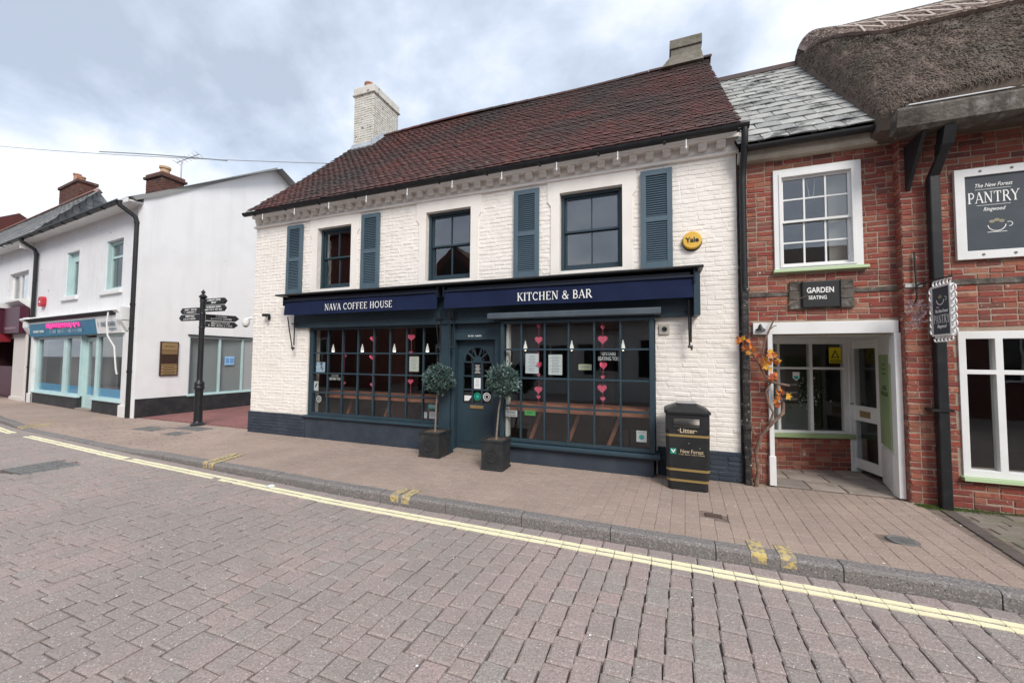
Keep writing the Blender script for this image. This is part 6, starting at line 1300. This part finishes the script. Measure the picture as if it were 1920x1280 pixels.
MB(LM).box(-12.56, -10.34, 1.49, 2.16, 9.1, 9.22).build('cap', DBRICK, ca, bevel=.01); MB(LM).box(-12.53, -10.37, 1.52, 2.13, 7.9, 8.42).build('slate_apron', DSLATE, ca)
for x, h in ((-11.5, .55), (-11.0, .32)): MB(LM).lathe([(.14, 0), (.12, .04), (.115, h-.08), (.14, h-.06), (.14, h), (.10, h)], (x, 1.8, 9.21), 14).build('chimney_pot', TERRA, ca, smooth=True)
rh = thing('red_roofed_house', 'far house with dark red tiled roof rising behind the left roofs', 'house', (-54, 8, 0))
MB().box(-62, -46.2, 5.4, 10.6, 0, 10.7).build('wall', WHITER, rh); MB().prismx([(5.0, 10.5), (8, 12.5), (11, 10.5)], -62.4, -45.8).build('roof', mat('far_red_tiles', (.12, .035, .03), .9, noise=(1, (.08, .03, .028), .4, .7)), rh)
MB().box(-58, -57, 7.5, 8.5, 12, 13.6).build('chimney', DBRICK, rh)

# ------------------------------------------------------------------ overhead cable
def sag(a, b, s, n_=16): return [tuple(Vector(a).lerp(Vector(b), k/n_)-Vector((0, 0, s*4*(k/n_)*(1-k/n_)))) for k in range(n_+1)]
t_ = thing('overhead_cable', 'thin overhead cable crossing the sky to the cafe roof', 'cable', (-8.4, 2, 7))
MB().tube(sag((-42, 2, 14.6), (-8.3, 2, 6.98), .25), .011, 5).build('wire', GREYINK, t_); MB().tube(sag((-20.2, 2, 9.52), (-12.8, 2, 7.86), -.03), .02, 5).build('lashed_wire', GREYINK, t_)

# ------------------------------------------------------------------ houses across the street, seen in the window reflections
def opp(label, x0, x1, z, zr, mt, gable=False, y=-11.6, dep=6, wins=()):
    t_ = thing('opposite_house', label, 'house', ((x0+x1)/2, y, 0), 'houses on the camera side of the street')
    MB().box(x0, x1, y-dep, y, -.3, z).build('wall', mt, t_)
    if gable: MB().prism([(x0-.4, z-.1), (x1+.4, z-.1), ((x0+x1)/2, zr)], y-dep, y+.35).build('roof', TILE, t_); MB().prism([(x0+.3, z-.05), (x1-.3, z-.05), ((x0+x1)/2, zr-.5)], y+.36, y+.40).build('gable_boards', TUDOR, t_)
    else: MB().prismx([(y+.4, z-.1), (y-dep/2, zr), (y-dep-.4, z-.1)], x0-.2, x1+.2).build('roof', TILE, t_)
    for xa, za, w_, h_ in wins:
        f = MB().wall(xa, xa+w_, za, za+h_, y, y+.06, [(xa+.08, xa+w_/2-.03, za+.08, za+h_-.08), (xa+w_/2+.03, xa+w_-.08, za+.08, za+h_-.08)]).build('window', WHITE, t_); MB().box(xa+.05, xa+w_-.05, y+.01, y+.02, za+.05, za+h_-.05).build('pane', mat('dark_far_glass', (.02, .025, .03), .05), f)
opp('red brick house across the street with white sash windows', -31, -16.4, 9.0, 11.5, GREYB, wins=[(-29+i*3.1, z, 1.1, 1.7) for i in range(4) for z in (1.2, 4.2, 7.0)])
opp('dark timbered gable house across the street', -12.6, -7.4, 4.9, 7.55, TUDOR, True, wins=[(-11, 1, 1.4, 1.3), (-9.0, 1, 1.4, 1.3)])
opp('low white shop across the street behind the camera', -6.6, 3.6, 3.3, 5.6, WHITER, wins=[(-5.5+i*2.3, .8, 1.7, 1.6) for i in range(4)])
opp('brick cottage across the street at the right', 4.2, 14, 4.4, 6.7, GREYB, wins=[(5+i*2.6, 1, 1.3, 1.5) for i in range(3)])
